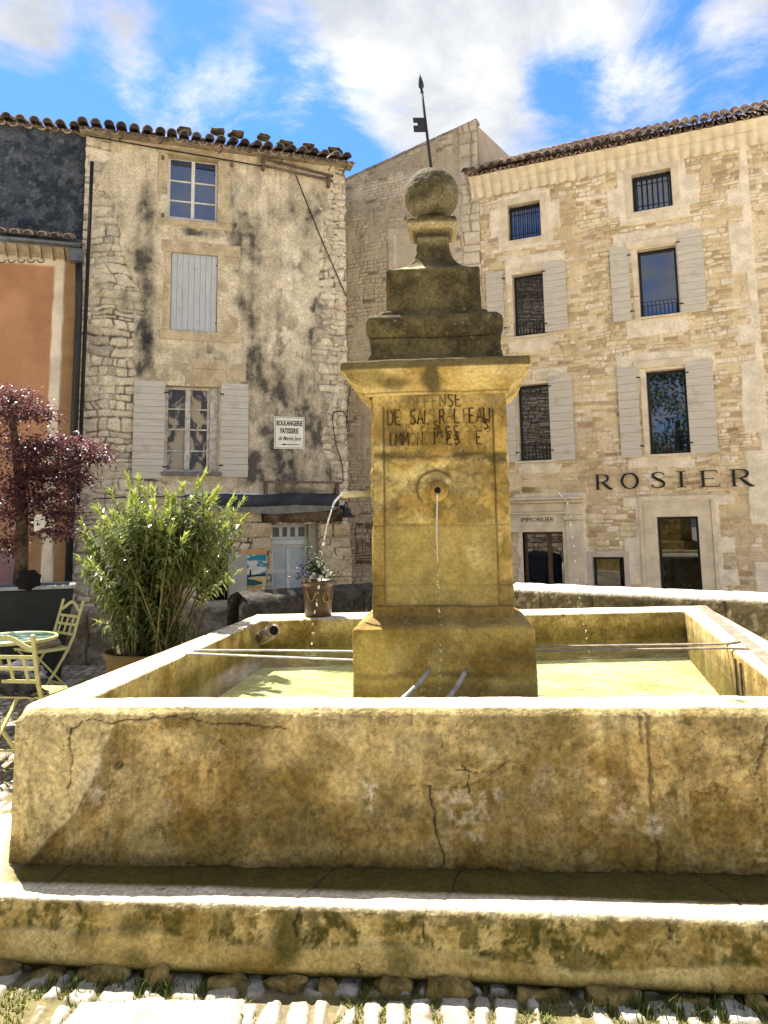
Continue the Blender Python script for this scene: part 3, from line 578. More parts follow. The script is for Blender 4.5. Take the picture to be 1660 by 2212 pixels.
# carved inscription
STK = {'A': [[(0, 0), (.5, 1), (1, 0)], [(.2, .38), (.8, .38)]], 'B': [[(0, 0), (0, 1), (.7, .95), (.75, .6), (0, .52)], [(.0, .52), (.85, .45), (.9, .1), (0, 0)]], 'C': [[(.95, .85), (.6, 1), (.2, .9), (0, .5), (.2, .1), (.6, 0), (.95, .15)]],
       'D': [[(0, 0), (0, 1), (.55, .95), (.9, .7), (.9, .3), (.55, .04), (0, 0)]], 'E': [[(.85, 1), (0, 1), (0, 0), (.85, 0)], [(0, .52), (.65, .52)]], 'F': [[(.85, 1), (0, 1), (0, 0)], [(0, .52), (.6, .52)]], 'I': [[(.4, 0), (.4, 1)]],
       'L': [[(0, 1), (0, 0), (.8, 0)]], 'M': [[(0, 0), (.08, 1), (.5, .3), (.92, 1), (1, 0)]], 'N': [[(0, 0), (0, 1), (.85, 0), (.85, 1)]], 'O': [[(.5, 1), (.1, .8), (0, .5), (.1, .2), (.5, 0), (.9, .2), (1, .5), (.9, .8), (.5, 1)]],
       'P': [[(0, 0), (0, 1), (.7, .95), (.75, .6), (0, .5)]],
       'R': [[(0, 0), (0, 1), (.65, .95), (.75, .7), (.6, .52), (0, .48)], [(.4, .5), (.9, 0)]], 'S': [[(.85, .9), (.5, 1), (.15, .88), (.1, .68), (.5, .52), (.82, .35), (.8, .12), (.45, 0), (.05, .1)]],
       'T': [[(0, 1), (.9, 1)], [(.45, 1), (.45, 0)]], 'U': [[(0, 1), (0, .3), (.3, 0), (.7, .05), (.9, .3), (.9, 1)]], "'": [[(.4, 1), (.3, .75)]]}
def carve(name, items, mat, wd, out=.371):
    b = MB()
    for ch, px, pt, pb, cw in items:              # letter, left px, top, bottom, width px
        u0, z1 = pp(px, pt); u1, z0 = pp(px+cw, pb)
        for st in STK[ch]:
            pts = [(u0+(u1-u0)*a+random.uniform(-.002, .002), z0+(z1-z0)*c+random.uniform(-.002, .002)) for a, c in st]
            b.ribbon(pts, [wd*random.uniform(.75, 1.2) for _ in pts], 0, .004)
    o = b.build(name, mat, FT); o.rotation_euler = (0, 0, PA); o.location = (out*sa, -out*ca, 0); return o
def row(s, x0, x1, t0, t1, hgt, wd=.7):
    n = len(s); r = []
    for i, ch in enumerate(s):
        if ch != ' ': a = i/max(1, n-1); r.append((ch, x0+(x1-x0)*a, t0+(t1-t0)*a, t0+(t1-t0)*a+hgt, (x1-x0)/max(1, n-1)*wd))
    return r
R1 = row('DEFENSE', 884, 984, 857, 850, 27, .8)
R2 = row("DE SALIR L'EAU", 837, 1046, 886, 880, 31, .85); R4 = row('IMMONDICES DE', 838, 1030, 934, 930, 28, .8)
R3 = row('SOUS PEINE ASSIS', 840, 1050, 915, 908, 24, .8)
carve('heading_inscription', R1[4:], M['carve'], .0065, .3945); carve('worn_heading', R1[:4], M['carvefaint'], .005, .3945)
carve('inscription', [r for r in R2 if r[0] in "DESALRU"] + [r for r in R4 if r[0] in 'IMNSE'] + [('A', 943, 918, 944, 13), ('S', 962, 920, 950, 12), ('S', 980, 918, 950, 12), ('S', 937, 908, 925, 10), ('S', 1046, 905, 925, 11)], M['carve'], .0085)
carve('worn_inscription', [r for r in R2 if r[0] not in "DESALRU"] + [r for r in R4 if r[0] not in 'IMNSE'] + [r for r in R3 if r[0] != 'A'] + row('IIIIII', 975, 1045, 965, 962, 14, .5) + row('DESARL', 850, 1040, 884, 880, 28, .5), M['carvefaint'], .005)
# side spouts (open stone-lead gutters)
def gutter(name, p, q, w0, dep, mat):
    b = MB(); p = Vector(p); q = Vector(q); d = (q-p).normalized(); s_ = d.cross(Vector((0, 0, 1))).normalized(); upv = Vector((0, 0, 1)); n = 9
    vs = []
    for c in (p, q):
        for rr, sg in ((w0, 1), (w0*.78, -1)):
            for k in range(n):
                a = math.pi*k/(n-1); a = a if sg > 0 else math.pi-a
                vs.append(c+s_*(math.cos(a)*rr)-upv*(math.sin(a)*rr*dep))
    m = 2*n; fs = [(k, (k+1) % m, m+(k+1) % m, m+k) for k in range(m)]+[tuple(range(m))[::-1], tuple(range(m, 2*m))]
    b.add(vs, fs); return b.build(name, mat, FT, True)
M['lead'] = plain('weathered_lead', (.42, .36, .25), .55, .35, 12, metal=.2)
sL0 = ony(805, 1060, 4.7)-ORG; sL1 = ony(739, 1064, 4.69)-ORG
gutter('side_spout', sL0, sL1, .034, 1., M['lead'])
sR0 = ony(1128, 1052, 4.75)-ORG; sR1 = ony(1205, 1056, 4.70)-ORG
gutter('side_spout', sR0, sR1, .034, 1., M['lead'])
# two bent drain pipes in the pedestal front
for (a, bq, c) in [((926, 1449), (908, 1478), (868, 1512)), ((1006, 1449), (992, 1480), (966, 1512))]:
    A = ony(*a, 4.31)-ORG; B_ = ony(*bq, 4.22)-ORG; C_ = ony(*c, 4.05)-ORG
    b = MB(); pts = [Vector(A)*(1-t)**2+Vector(B_)*2*t*(1-t)+Vector(C_)*t*t for t in np.linspace(0, 1, 12)]; b.tube(pts, .014, 10); b.build('drain_pipe', M['galv'], FT, True)
# iron bars across the basin and the strap along the right rim
def ibar(pts, wd=.035, hh=.009, mat='galv'):
    b = MB()
    for p, q in zip(pts[:-1], pts[1:]): b.bar(p, q, wd, hh)
    b.build('iron_bar', M[mat], FT, bevel=.003)
zb = ZR+.008
def gz(x, y, z=zb): return Vector(onz(x, y, z)-ORG)
M['strap'] = plain('painted_strap', (.27, .21, .155), .5, .35, 16, metal=.1)
ibar([gz(415, 1404.5), gz(600, 1405, .85), gz(780, 1407, .84)]); ibar([gz(400, 1411), gz(772, 1426, .815)])
ibar([gz(1140, 1397), gz(1560, 1391), gz(1590, 1387), gz(1604, 1378)], mat='strap'); ibar([gz(1140, 1406), gz(1575, 1400), gz(1640, 1402)], mat='strap')
b = MB(); P_ = [gz(1516, 1309), gz(1568, 1350), gz(1600, 1376), gz(1662, 1425), gz(1780, 1518)]
for p, q in zip(P_[:-1], P_[1:]): b.bar(p, q, .075, .012)
b.build('rim_strap', M['strap'], FT, bevel=.003)
for x, y in [(1594, 1385), (1612, 1390)]:          # two iron ties running down the inner wall
    p = gz(x, y, ZR); b = MB(); c = Vector(np.append(INN[1]+(INN[2]-INN[1])*.42, 0)-ORG)
for t_ in (.30, .345):
    a = INN[1]+(INN[2]-INN[1])*t_; nn = np.array((-(INN[2]-INN[1])[1], (INN[2]-INN[1])[0])); nn = nn/np.hypot(*nn); p = a+nn*.012
    b = MB(); b.bar(loc(np.array((*p, ZR-.03))), loc(np.array((*p, .6))), .012, .012); b.build('iron_tie', M['rust'], FT)
# short overflow stub in the far left corner
p = Vector(ony(566, 1378, 6.1)-ORG); q = Vector(ony(592, 1362, 5.86)-ORG); b = MB(); b.tube([p, q], [.052, .05], 16)
M['stub'] = plain('mottled_pipe', (.34, .26, .18), .8, .6, 30, bump=.6)
st = b.build('overflow_pipe', M['stub'], FT, True)
b = MB(); d = (q-p).normalized(); b.tube([q-d*.02, q+d*.003], .035, 14); b.build('pipe_mouth', M['hole'], st)

# ---- water
t = NT('basin_water'); wn_ = t.math('ADD', t.noise(10, 4, .6, t.map((1, 1.5, 1)), .8), t.math('MULTIPLY', t.noise(34, 3), .35))
bw = t.bump(wn_, .8, .05); fr = t.n('ShaderNodeFresnel'); fr.inputs['IOR'].default_value = 1.34; t.put(fr.inputs['Normal'], bw)
gl = t.n('ShaderNodeBsdfGlossy'); gl.inputs['Roughness'].default_value = .04; t.put(gl.inputs['Normal'], bw); trn = t.n('ShaderNodeBsdfTransparent'); t.put(trn.inputs[0], t.mix(t.rng(t.noise(1.5, 3), .3, .7), (.84, .89, .70), (.92, .94, .82)))
mxw = t.n('ShaderNodeMixShader'); t.put(mxw.inputs[0], t.math('MINIMUM', t.math('MULTIPLY', fr.outputs[0], 1.25), .9)); t.t.links.new(trn.outputs[0], mxw.inputs[1]); t.t.links.new(gl.outputs[0], mxw.inputs[2]); t.t.nodes.remove(t.b); t.t.links.new(mxw.outputs[0], t.out.inputs[0]); M['water'] = t.m
g = 150; tx, ty = np.meshgrid(np.linspace(0, 1, g), np.linspace(0, 1, g), indexing='ij')
c = [(np.array(p)+np.array(q)*0) for p, q in zip(INN, INN)]
grow = [(-.02, -.02), (.02, -.02), (.02, .02), (-.02, .02)]; c = [c[i]+np.array(grow[i]) for i in range(4)]
P = (c[0]*((1-tx)*(1-ty))[..., None] + c[1]*(tx*(1-ty))[..., None] + c[2]*(tx*ty)[..., None] + c[3]*((1-tx)*ty)[..., None])
zw = ZW + (fb(P[..., 0]*6, P[..., 1]*7, 601, 3)-.5)*.012
for ix_, iy_, _ in (onz(674, 1412, ZW), onz(952, 1525, ZW), onz(1274, 1426, ZW)):
    rd = np.hypot(P[..., 0]-ix_, P[..., 1]-iy_); zw = zw + .007*np.cos(rd*62)*np.exp(-rd*3.6)
V = np.stack([P[..., 0], P[..., 1], zw], -1).reshape(-1, 3); tag(mesh_np('water', V, quads(g, g).reshape(-1, 4), M['water']), kind='structure')
t = NT('jet_water'); M['jet'] = t.done((.95, .97, .97), .03, t.bump(t.noise(60, 2), .3, .01), .5, IOR=1.33); t.b.inputs['Transmission Weight'].default_value = .75
def jet(pts, label, solid, drops, r0=.007):
    c = [Vector(p) for p in pts]; o = thing('water_jet', label, 'water jet', c[0], 0, 'water jets of the fountain'); r0 *= .78; cu = []; c = [q-c[0] for q in c]; b = MB()
    for i in range(len(c)-1):
        for k in range(8): cu.append(c[i].lerp(c[i+1], k/8))
    # smooth
    for _ in range(3): cu = [cu[0]]+[(cu[i-1]+cu[i]*2+cu[i+1])/4 for i in range(1, len(cu)-1)]+[cu[-1]]
    ns = int(len(cu)*solid); r_ = random.Random(len(cu)+drops)
    if ns > 2: b.tube(cu[:ns], [r0*(1.1-.6*i/ns)*r_.uniform(.75, 1.25) for i in range(ns)], 8); b.build('stream', M['jet'], o, True)
    for k in range(drops):
        tt = solid*.9+(1-solid*.9)*(k+r_.uniform(0, .8))/drops; p = cu[min(len(cu)-1, int(tt*(len(cu)-1)))]+Vector((r_.gauss(0, .004), r_.gauss(0, .004), r_.uniform(-.02, .02)))
        rr = r0*r_.uniform(.45, 1.25); b = MB(); b.lathe([(rr*.05, -rr), (rr*.7, -rr*.7), (rr, 0), (rr*.7, rr*.8), (rr*.25, rr*1.5), (rr*.02, rr*1.9)], p, 8); b.build('drop', M['jet'], o, True)
    return o
Wj = lambda x, y, Y: ony(x, y, Y)
jet([Wj(740, 1066, 4.69), Wj(722, 1085, 4.69), Wj(708, 1130, 4.69), Wj(700, 1170, 4.69), Wj(690, 1260, 4.69), Wj(682, 1320, 4.69), Wj(674, 1408, 4.69)], 'curved jet of water falling from the spout on the left side of the pillar', .5, 22, .0085)
jet([Wj(945, 1066, 4.33), Wj(944, 1130, 4.32), Wj(945, 1200, 4.27), Wj(949, 1300, 4.25), Wj(951, 1400, 4.24), Wj(952, 1512, 4.23)], 'thin trickle of water dripping straight down the front face of the pillar', .45, 26, .006)
jet([Wj(1203, 1060, 4.70), Wj(1226, 1085, 4.70), Wj(1236, 1150, 4.70), Wj(1243, 1220, 4.70), Wj(1252, 1290, 4.70), Wj(1263, 1350, 4.70), Wj(1274, 1424, 4.70)], 'broken string of drops falling from the spout on the right side of the pillar', .12, 26, .0065)

# ================================================================== HOUSES
def wall(name, F_, mat, parent, u0, u1, z0, z1, res, holes, fn, top=None, v=0., name_attr=None):
    """relief wall in house coordinates (x along, z up, front towards -y) with openings left out; fn gives outward relief and masks"""
    def cuts(a, b, br):
        br = sorted(set([a, b]+[q for q in br if a < q < b])); o = []
        for p, q in zip(br[:-1], br[1:]): o += list(np.linspace(p, q, max(2, int(math.ceil((q-p)/res))+1))[:-1])
        return np.array(o+[b])
    us = cuts(u0, u1, [h[0] for h in holes]+[h[2] for h in holes]); zs = cuts(z0, z1, [h[1] for h in holes]+[h[3] for h in holes])
    U_, Z_ = np.meshgrid(us, zs, indexing='ij')
    if top is not None: Z_ = z0 + (Z_-z0)*(top(U_)-z0)/(z1-z0)
    h, ms = fn(U_, Z_)
    q = quads(len(us), len(zs)); cu = (us[:-1]+us[1:])/2; cz = (zs[:-1]+zs[1:])/2; keep = np.ones(q.shape[:2], bool)
    for a, b, c, d in holes: keep &= ~(((cu > a) & (cu < c))[:, None] & ((cz > b) & (cz < d))[None])
    V = np.stack([U_, v-h, Z_], -1)
    return mesh_np(name, V.reshape(-1, 3), q[keep], mat, parent, {'m%d' % (i+1): np.clip(m, 0, 1) for i, m in enumerate(ms)})
def house(name, F_, label, cat, v=0.):
    return thing(name, label, cat, (*(F_.p+F_.n*v), 0), F_.a)
def ring(b, o, i, y0, y1):                      # rectangular frame: outer/inner boxes (u0,z0,u1,z1), butted pieces
    b.box((o[0], y0, o[1]), (o[2], y1, i[1])); b.box((o[0], y0, i[3]), (o[2], y1, o[3]))
    b.box((o[0], y0, i[1]), (i[0], y1, i[3])); b.box((i[2], y0, i[1]), (o[2], y1, i[3]))
def grow(r, a, b=None): b = a if b is None else b; return (r[0]-a, r[1]-b, r[2]+a, r[3]+b)
def tiles(name, F_, mat, parent, u0, u1, ze, ve, slope, rows, sp=.2, r=.085, ln=.42, seed=1, hipL=None, hipR=None, lift=0., zfun=None):
    """barrel tiles: cover courses over channel courses, sloping up into the building"""
    b = MB(); R_ = random.Random(seed); n = int((u1-u0)/sp); cs, sn = math.cos(slope), math.sin(slope); K = 6
    for i in range(n+1):
        for j in range(rows):
            for kind in (0, 1):
                u = u0+(i+.5*kind)*sp+R_.gauss(0, .006); s0 = j*ln*.8+(-.03 if kind == 0 else .0)+R_.gauss(0, .012)
                if hipL and u-u0 < s0*hipL: continue
                if hipR and u1-u < s0*hipR: continue
                tw = R_.gauss(0, .025); val = R_.random(); up = .028 if kind == 0 else -.03
                z_off = zfun(u) if zfun else 0.
                vs = []
                for e in (0, 1):
                    s = s0+e*ln; rr = r*(1.0-.16*e) if kind == 0 else r*(.9+.1*e)
                    for ro in (rr, rr-.014):
                        for k in range(K+1):
                            a = math.pi*k/K; x = u+math.cos(a)*ro+tw*(e-.5)*.3; hh = math.sin(a)*ro*(1 if kind == 0 else -.8)+up+R_.uniform(-.001, .001)+.012*(1-e)
                            vs.append((x, ve+s*cs-hh*sn, ze+z_off+lift+s*sn+hh*cs+.07))
                m = K+1; fs = [tuple(range(m, 2*m))] if (j == 0 and kind == 0) else []
                for k in range(K): fs += [(k, k+1, 2*m+k+1, 2*m+k), (m+k+1, m+k, 3*m+k, 3*m+k+1), (k+1, k, m+k, m+k+1), (2*m+k, 2*m+k+1, 3*m+k+1, 3*m+k)]
                fs += [(0, 2*m, 3*m, m), (m-1, 2*m-1, 4*m-1, 3*m-1)]
                b.add(vs, fs, val)
    return b.build(name, mat, parent, True)
def tilemat(name, A, B, C):
    t = NT(name); a = t.attr('m1'); col = t.mix(t.rng(a, .2, .8), A, B); col = t.mix(t.math('MULTIPLY', t.rng(t.noise(6, 6, .65), .45, .65), .8), col, C)
    return t.done(col, .9, t.bump(t.noise(40, 4), .4, .006), .2)
M['tile'] = tilemat('weathered_tile', (.26, .17, .11), (.46, .34, .235), (.09, .075, .06))
M['tiledark'] = tilemat('old_tile', (.17, .125, .09), (.36, .28, .20), (.065, .056, .046))

# ------------------------------------------------------------------ materials of the houses
M['oldplaster'] = masked('old_plaster', (.47, .39, .255), (.65, .555, .385), 3., c1=(.64, .56, .42), c2=(.060, .055, .045), c3=(.025, .023, .022), c4=(.66, .57, .42), fine=.27, bump=.7, bd=.012, bsc=30, fsc=30, spots=((.2, .16, .1), 9, .45), streak=((.2, .165, .11), .45))
M['rubble'] = masked('rubble_wall', (.56, .425, .235), (.68, .535, .315), 2., c1=(.70, .59, .42), c2=(.27, .18, .085), c3=(.30, .17, .09), c4=(.70, .60, .44), fine=.13, bump=.5, bd=.01, bsc=24, fsc=26)
M['gablewall'] = masked('gable_wall', (.50, .405, .27), (.60, .50, .35), 1.6, c1=(.62, .53, .39), c2=(.22, .165, .10), c3=(.16, .11, .07), c4=(.55, .46, .33), fine=.15, bump=.5, bd=.012, bsc=24, fsc=26, streak=((.25, .21, .16), .4))
M['cutstone'] = plain('cut_stone', (.62, .515, .35), .85, .16, 5., bump=.5, bsc=30, bd=.006)
M['oldcut'] = masked('old_cut_stone', (.36, .285, .17), (.52, .42, .265), 4., c1=(.1, .085, .06), fine=.2, bump=.6, bd=.008, bsc=30, fsc=35, spots=((.14, .115, .075), 6, .6))
def boardmat(name, c, axis):
    t = NT(name); sc = (3, 3, 60) if axis == 'x' else (60, 3, 3)
    col = t.mix(t.rng(t.noise(1., 4, .6, t.map(sc)), .3, .7), tuple(q*.86 for q in c), tuple(q*1.1 for q in c))
    col = t.mix(t.math('MULTIPLY', t.rng(t.noise(5, 5), .55, .75), .5), col, tuple(q*.6 for q in c)); col = t.mix(t.attr('m1'), col, tuple(q*.25 for q in c))
    return t.done(col, .75, t.bump(t.noise(1., 4, .6, t.map(sc)), .3, .003), .3)
M['shut_l'] = boardmat('grey_shutter_paint', (.50, .46, .385), 'x'); M['shut_m'] = boardmat('blue_grey_shutter_paint', (.42, .435, .43), 'z'); M['shut_r'] = boardmat('taupe_shutter_paint', (.52, .46, .36), 'x')
M['whitewood'] = plain('white_window_paint', (.62, .60, .54), .5, .12, 12, bump=.15)
M['oldwood'] = plain('worn_window_paint', (.50, .46, .39), .6, .3, 14, bump=.2)
M['steel'] = plain('black_window_steel', (.012, .013, .016), .4, .3, 20, bump=.05)
M['glass'] = glassmat('dark_glass'); M['glassb'] = glassmat('sky_reflection_glass', (.004, .022, .085), 2.3); M['glassd'] = glassmat('shop_glass', (.003, .004, .004), 1.7)  # blue panes have the sky's reflection painted into their base colour
M['brownwood'] = plain('brown_door_wood', (.10, .045, .02), .5, .3, 20)
M['darkpaint'] = plain('black_letter_paint', (.012, .01, .009), .6, .2)
M['fadepaint'] = plain('faded_brown_paint', (.13, .075, .035), .8, .4, 30)
M['pipewhite'] = plain('white_pipe', (.68, .66, .6), .4, .1)
M['cable'] = plain('black_cable', (.015, .014, .013), .6, .2)

def shutter(parent, r, mat, boards, horiz, y0=-.055, hw=True, name='shutter', hinge='L'):
    """boarded shutter lying against the wall; r=(u0,z0,u1,z1)"""
    b = MB(); u0, z0, u1, z1 = r; n = boards; g = .004
    for i in range(n):
        a = i/n; c = (i+1)/n; w_ = random.uniform(-.002, .002)
        if horiz: b.box((u0, y0+w_, z0+(z1-z0)*a+g/2), (u1, y0+.028, z0+(z1-z0)*c-g/2))
        else: b.box((u0+(u1-u0)*a+g/2, y0+w_, z0), (u0+(u1-u0)*c-g/2, y0+.028, z1))
    b.box((u0+.005, y0+.02, z0+.005), (u1-.005, y0+.035, z1-.005), 1.)
    o = b.build(name, mat, parent, bevel=.002)
    if hw:
        for f in (.12, .88):
            h = MB(); z = z0+(z1-z0)*f; uu = u0 if hinge == 'L' else u1
            h.box((uu-.02, y0-.008, z-.012), (uu+.05, y0-.001, z+.012))
            h.build('hinge', M['iron'], o)
    return o
def rails(parent, r, y, n, hbars, mat='steel', name='window_bars', t=.012):
    b = MB(); u0, z0, u1, z1 = r
    for i in range(n): u = u0+(u1-u0)*(i+.5)/n; b.tube([(u, y, z0), (u, y, z1)], t*.55, 6)
    for f in hbars: z = z0+(z1-z0)*f; b.bar((u0-.04, y-.004, z), (u1+.04, y-.004, z), t*1.3, t*.7)
    return b.build(name, M[mat], parent)

# ------------------------------------------------------------------ 1. the old plastered house
old = house('plastered_house', LH, 'old house of stained plaster over rough stone with grey shutters and loose roof stones', 'house')
lt = LH.box(364, 338, 469.5, 486); lm = LH.box(371, 546, 468, 720); lw = LH.box(359, 833, 471, 1024)
ld = LH.box(588, 1133, 688, 1286); lshop = LH.box(425, 1195, 497, 1345)
lt = (lt[0], lt[1]+.02, lt[2], lt[3]+.03); 
zeave = LH.uz(470, 330)[1]; uL = LH.uz(176, 600)[0]; uR = LH.uz(748, 700)[0]
def lb(U_, Z_, px, py, rx, ry, k=0, soft=.85, wob=.5, f=2.6):
    c = LH.uz(px, py); return blob(U_, Z_, c[0], c[1], rx/125, ry/125, soft, wob, k, f)
def old_fn(U_, Z_):
    def ux(px, py=700): return LH.uz(px, py)[0]
    wv = (fb(U_*1.6, Z_*1.6, 701, 5)-.5)
    zpx = lambda py: LH.uz(470, py)[1]
    d, r1, r2 = rubble(U_, Z_, (.05, .19), (.13, .55), 21, .085); d = d + .03*(fb(U_*9, Z_*12, 703, 4)-.5)
    # where the plaster has gone
    lim = np.interp(Z_, [zpx(y) for y in (1080, 1000, 860, 800, 740, 680, 600, 500, 420, 330, 280)], [ux(x) for x in (296, 300, 300, 298, 275, 300, 285, 240, 222, 222, 214)]) + wv*.5
    sl = 1-ss(-.006, .008, U_-lim)
    limr = np.interp(Z_, [zpx(y) for y in (1080, 900, 800, 700, 560, 450, 390)], [ux(x) for x in (735, 700, 690, 672, 682, 702, 718)]) + wv*.45
    sr = ss(-.006, .008, U_-limr)
    low = ss(zpx(1062), zpx(1090), Z_ + wv*.3)
    bare = np.maximum(np.maximum(sl, sr), low)
    patch = ss(.62, .635, fb(U_*1.1+4, Z_*1.1, 711, 5))*ss(zpx(480), zpx(760), Z_)*(1-ss(ux(330), ux(420), U_)); bare = np.maximum(bare, patch)
    st = ss(.004, .022, d)*bare
    h = bare*(-.012 + .055*ss(.0, .035, d)*(.4+.6*r1)) + (1-bare)*.045 + (fb(U_*2, Z_*2, 721, 5)-.5)*.05 + (fb(U_*14, Z_*14, 723, 4)-.5)*.012
    m1 = st*(.25+.75*r2)*.9; m4 = st*ss(.62, .8, r1)*.75
    m2 = bare*(1-ss(.0, .02, d))*(.45+.5*ss(.4, .6, fb(U_*2, Z_*2, 731)))
    m2 = np.maximum(m2, st*.4*ss(.75, .95, r2))
    # dark weather stains on the plaster
    sp = ss(.30, .70, fb(U_*3.2, Z_*2.0, 741, 6, .62)); sp2 = ss(.34, .68, .5*fb(U_*7, Z_*1.5, 745, 5, .6)+.5*fb(U_*6, Z_*6, 746, 5, .65))
    for px, py, rx, ry, am in [(318, 440, 22, 75, .8), (312, 520, 28, 80, .85), (316, 620, 26, 140, .95), (314, 740, 22, 70, 1.), (318, 790, 24, 30, .9), (285, 660, 40, 60, .6), (270, 740, 40, 60, .5), (345, 505, 20, 60, .5), (420, 505, 60, 12, .7), (480, 500, 50, 14, .6),
                               (560, 470, 60, 60, .35), (590, 440, 40, 50, .25), (655, 450, 60, 45, .6), (530, 510, 30, 90, .75), (540, 640, 30, 130, .8), (590, 620, 45, 120, .55), (655, 560, 40, 130, .6), (680, 700, 40, 140, .75), (560, 800, 50, 110, .75), (640, 840, 60, 60, .55), (590, 880, 60, 110, .85), (670, 960, 90, 90, .9), (590, 1000, 80, 50, .8), (700, 860, 40, 60, .5), (620, 740, 50, 60, .4),
                               (500, 400, 16, 60, .5), (250, 470, 16, 40, .4), (440, 770, 80, 25, .4), (330, 850, 26, 30, .6)]:
        bb = lb(U_, Z_, px, py, rx*1.15, ry*1.1, px+py); m2 = np.maximum(m2, np.clip(2.1*am*bb*(1-.45*bare)*(.35+.65*sp)*(.35+.65*sp2), 0, .95))
    m3 = .85*lb(U_, Z_, 318, 745, 13, 60, 3, .7, .25)*(.6+.4*sp2) + .5*lb(U_, Z_, 316, 560, 9, 90, 4, .6, .3)*sp
    m3 = m3 + .55*lb(U_, Z_, 600, 1000, 70, 26, 9)*sp2 + .6*lb(U_, Z_, 660, 1062, 90, 8, 5)
    # pale worn plaster
    for px, py, rx, ry, am in [(620, 640, 30, 90, .8), (600, 740, 45, 50, .9), (630, 560, 25, 60, .6), (660, 690, 20, 60, .6), (580, 690, 20, 60, .5), (480, 780, 30, 30, .5), (240, 600, 50, 20, .5), (220, 830, 40, 40, .5)]:
        m4 = np.maximum(m4, np.clip(1.4*am*lb(U_, Z_, px, py, rx*1.2, ry*1.1, px)*ss(.38, .56, fb(U_*5, Z_*4, 751, 5)), 0, 1)*(1-.5*m2)); m2 = m2*(1-.6*m4*(1-bare))
    # joints between plaster and bare stone stand out dark
    rim_ = (1-ss(.0, .02, np.abs(U_-lim)))+(1-ss(.0, .03, np.abs(U_-limr))); m2 = np.maximum(m2, .5*rim_*ss(.4, .6, fb(U_*4, Z_*4, 761)))
    return h, [m1, m2, m3, m4]
wall('wall', LH, M['oldplaster'], old, uL, uR, -1.3, zeave, .0165, [lt, lm, lw, ld, lshop], old_fn)
# side and back of the house
b = MB(); b.box((uL+.03, .05, -1.3), (uL+.25, 4.5, zeave)); b.box((uR-.25, .05, -1.3), (uR-.02, 4.5, zeave)); b.box((uL+.25, 4.3, -1.3), (uR-.25, 4.5, zeave+1.3)); b.build('side_wall', M['gablewall'], old)
# projecting corner stones, left strip and right corner
def cornerstones(parent, mat, rows, seed):
    R_ = random.Random(seed)
    for (zc, u0, u1, hh, prj) in rows[:100]:
        b = MB(); rock(b, ((u0+u1)/2, .02, zc), (u1-u0)/2*1.05, prj, hh/2*1.25, R_.randint(0, 999), 0, 7, 14, .55); b.build('corner_stone', mat, parent, True)
rows = []; z = LH.uz(740, 1075)[1]; R_ = random.Random(5)
while z < LH.uz(740, 400)[1]:
    hh = R_.uniform(.07, .21); um = LH.uz(np.interp(z, [2.2, 4.5, 6, 8], [748, 742, 740, 736]), 800)[0]; wd = R_.uniform(.22, .5)
    ue = uR+R_.uniform(-.03, .02); rows.append((z+hh/2, ue-wd*.55, ue, hh, R_.uniform(.05, .10)))
    if R_.random() < .75: rows.append((z+hh/2+R_.uniform(-.02, .02), ue-wd*.55-R_.uniform(.14, .3), ue-wd*.57, hh*R_.uniform(.6, 1), R_.uniform(.035, .07)))
    z += hh+.006
z = 2.2
while z < zeave-.1:
    hh = R_.uniform(.09, .26); wd = R_.uniform(.13, .42); u0 = uL+R_.uniform(-.02, .02)+ (z-2.2)*.0
    if R_.random() < .7: rows.append((z+hh/2, u0, u0+wd, hh, R_.uniform(.035, .07)))
    z += hh*1.05
M['cornerst'] = masked('corner_stone', (.40, .33, .225), (.62, .53, .38), 3.5, c1=None, fine=.25, bump=.8, bd=.012, bsc=22, fsc=22, spots=((.12, .10, .07), 5, .6))
cornerstones(old, M['cornerst'], rows, 4)
# top window: white casement with six panes
def casement(parent, r, y, mat, glass, rowsf, label=None, fr=.05, nm='window', mid=.06, bar=.025):
    b = MB(); u0, z0, u1, z1 = r; ring(b, r, grow(r, -fr), y, y+.06); um = (u0+u1)/2
    b.box((um-mid/2, y-.012, z0+fr), (um+mid/2, y+.05, z1-fr))
    for f in rowsf:
        z = z0+(z1-z0)*f
        b.box((u0+fr, y+.004, z-bar/2), (um-mid/2, y+.045, z+bar/2)); b.box((um+mid/2, y+.004, z-bar/2), (u1-fr, y+.045, z+bar/2))
    o = b.build(nm, mat, parent, bevel=.004)
    p = MB(); p.box((u0+fr-.005, y+.028, z0+fr-.005), (u1-fr+.005, y+.034, z1-fr+.005)); p.build('pane', glass, o)
    return o
rt = LH.box(364, 339, 469.5, 484, .16)
w1 = casement(old, (rt[0]-.01, rt[1]-.01, rt[2]+.01, rt[3]+.01), .13, M['whitewood'], M['glassb'], (.30, .615), fr=.055)
def surround(parent, hole, wl, wr, wt, wb, mat, y0=-.03, y1=.2, name='window_surround', sill=0.):
    b = MB(); u0, z0, u1, z1 = hole
    b.box((u0-wl, y0, z0), (u0, y1, z1)); b.box((u1, y0, z0), (u1+wr, y1, z1)); b.box((u0-wl-.03, y0-.012, z1), (u1+wr+.03, y1, z1+wt)); b.box((u0-wl-.04, y0-.02-sill, z0-wb), (u1+wr+.04, y1, z0))
    return b.build(name, mat, parent, bevel=.012)
surround(old, lt, .17, .22, .12, .13, M['oldcut'], -.05)
b = MB()                                         # hinge irons left in the stone
for px, py in [(352, 345), (500, 360), (352, 468), (508, 490)]: u, z = LH.uz(px, py); b = MB(); b.box((u-.02, -.11, z-.03), (u+.02, -.06, z+.03)); b.build('hinge_pin', M['rust'], old)
surround(old, lm, .13, .36, .21, .16, M['oldcut'], -.05)
sh = shutter(old, grow(lm, -.006), M['shut_m'], 8, False, -.02, True, hinge='R')
surround(old, lw, .02, .02, .30, .12, M['oldcut'], -.035)
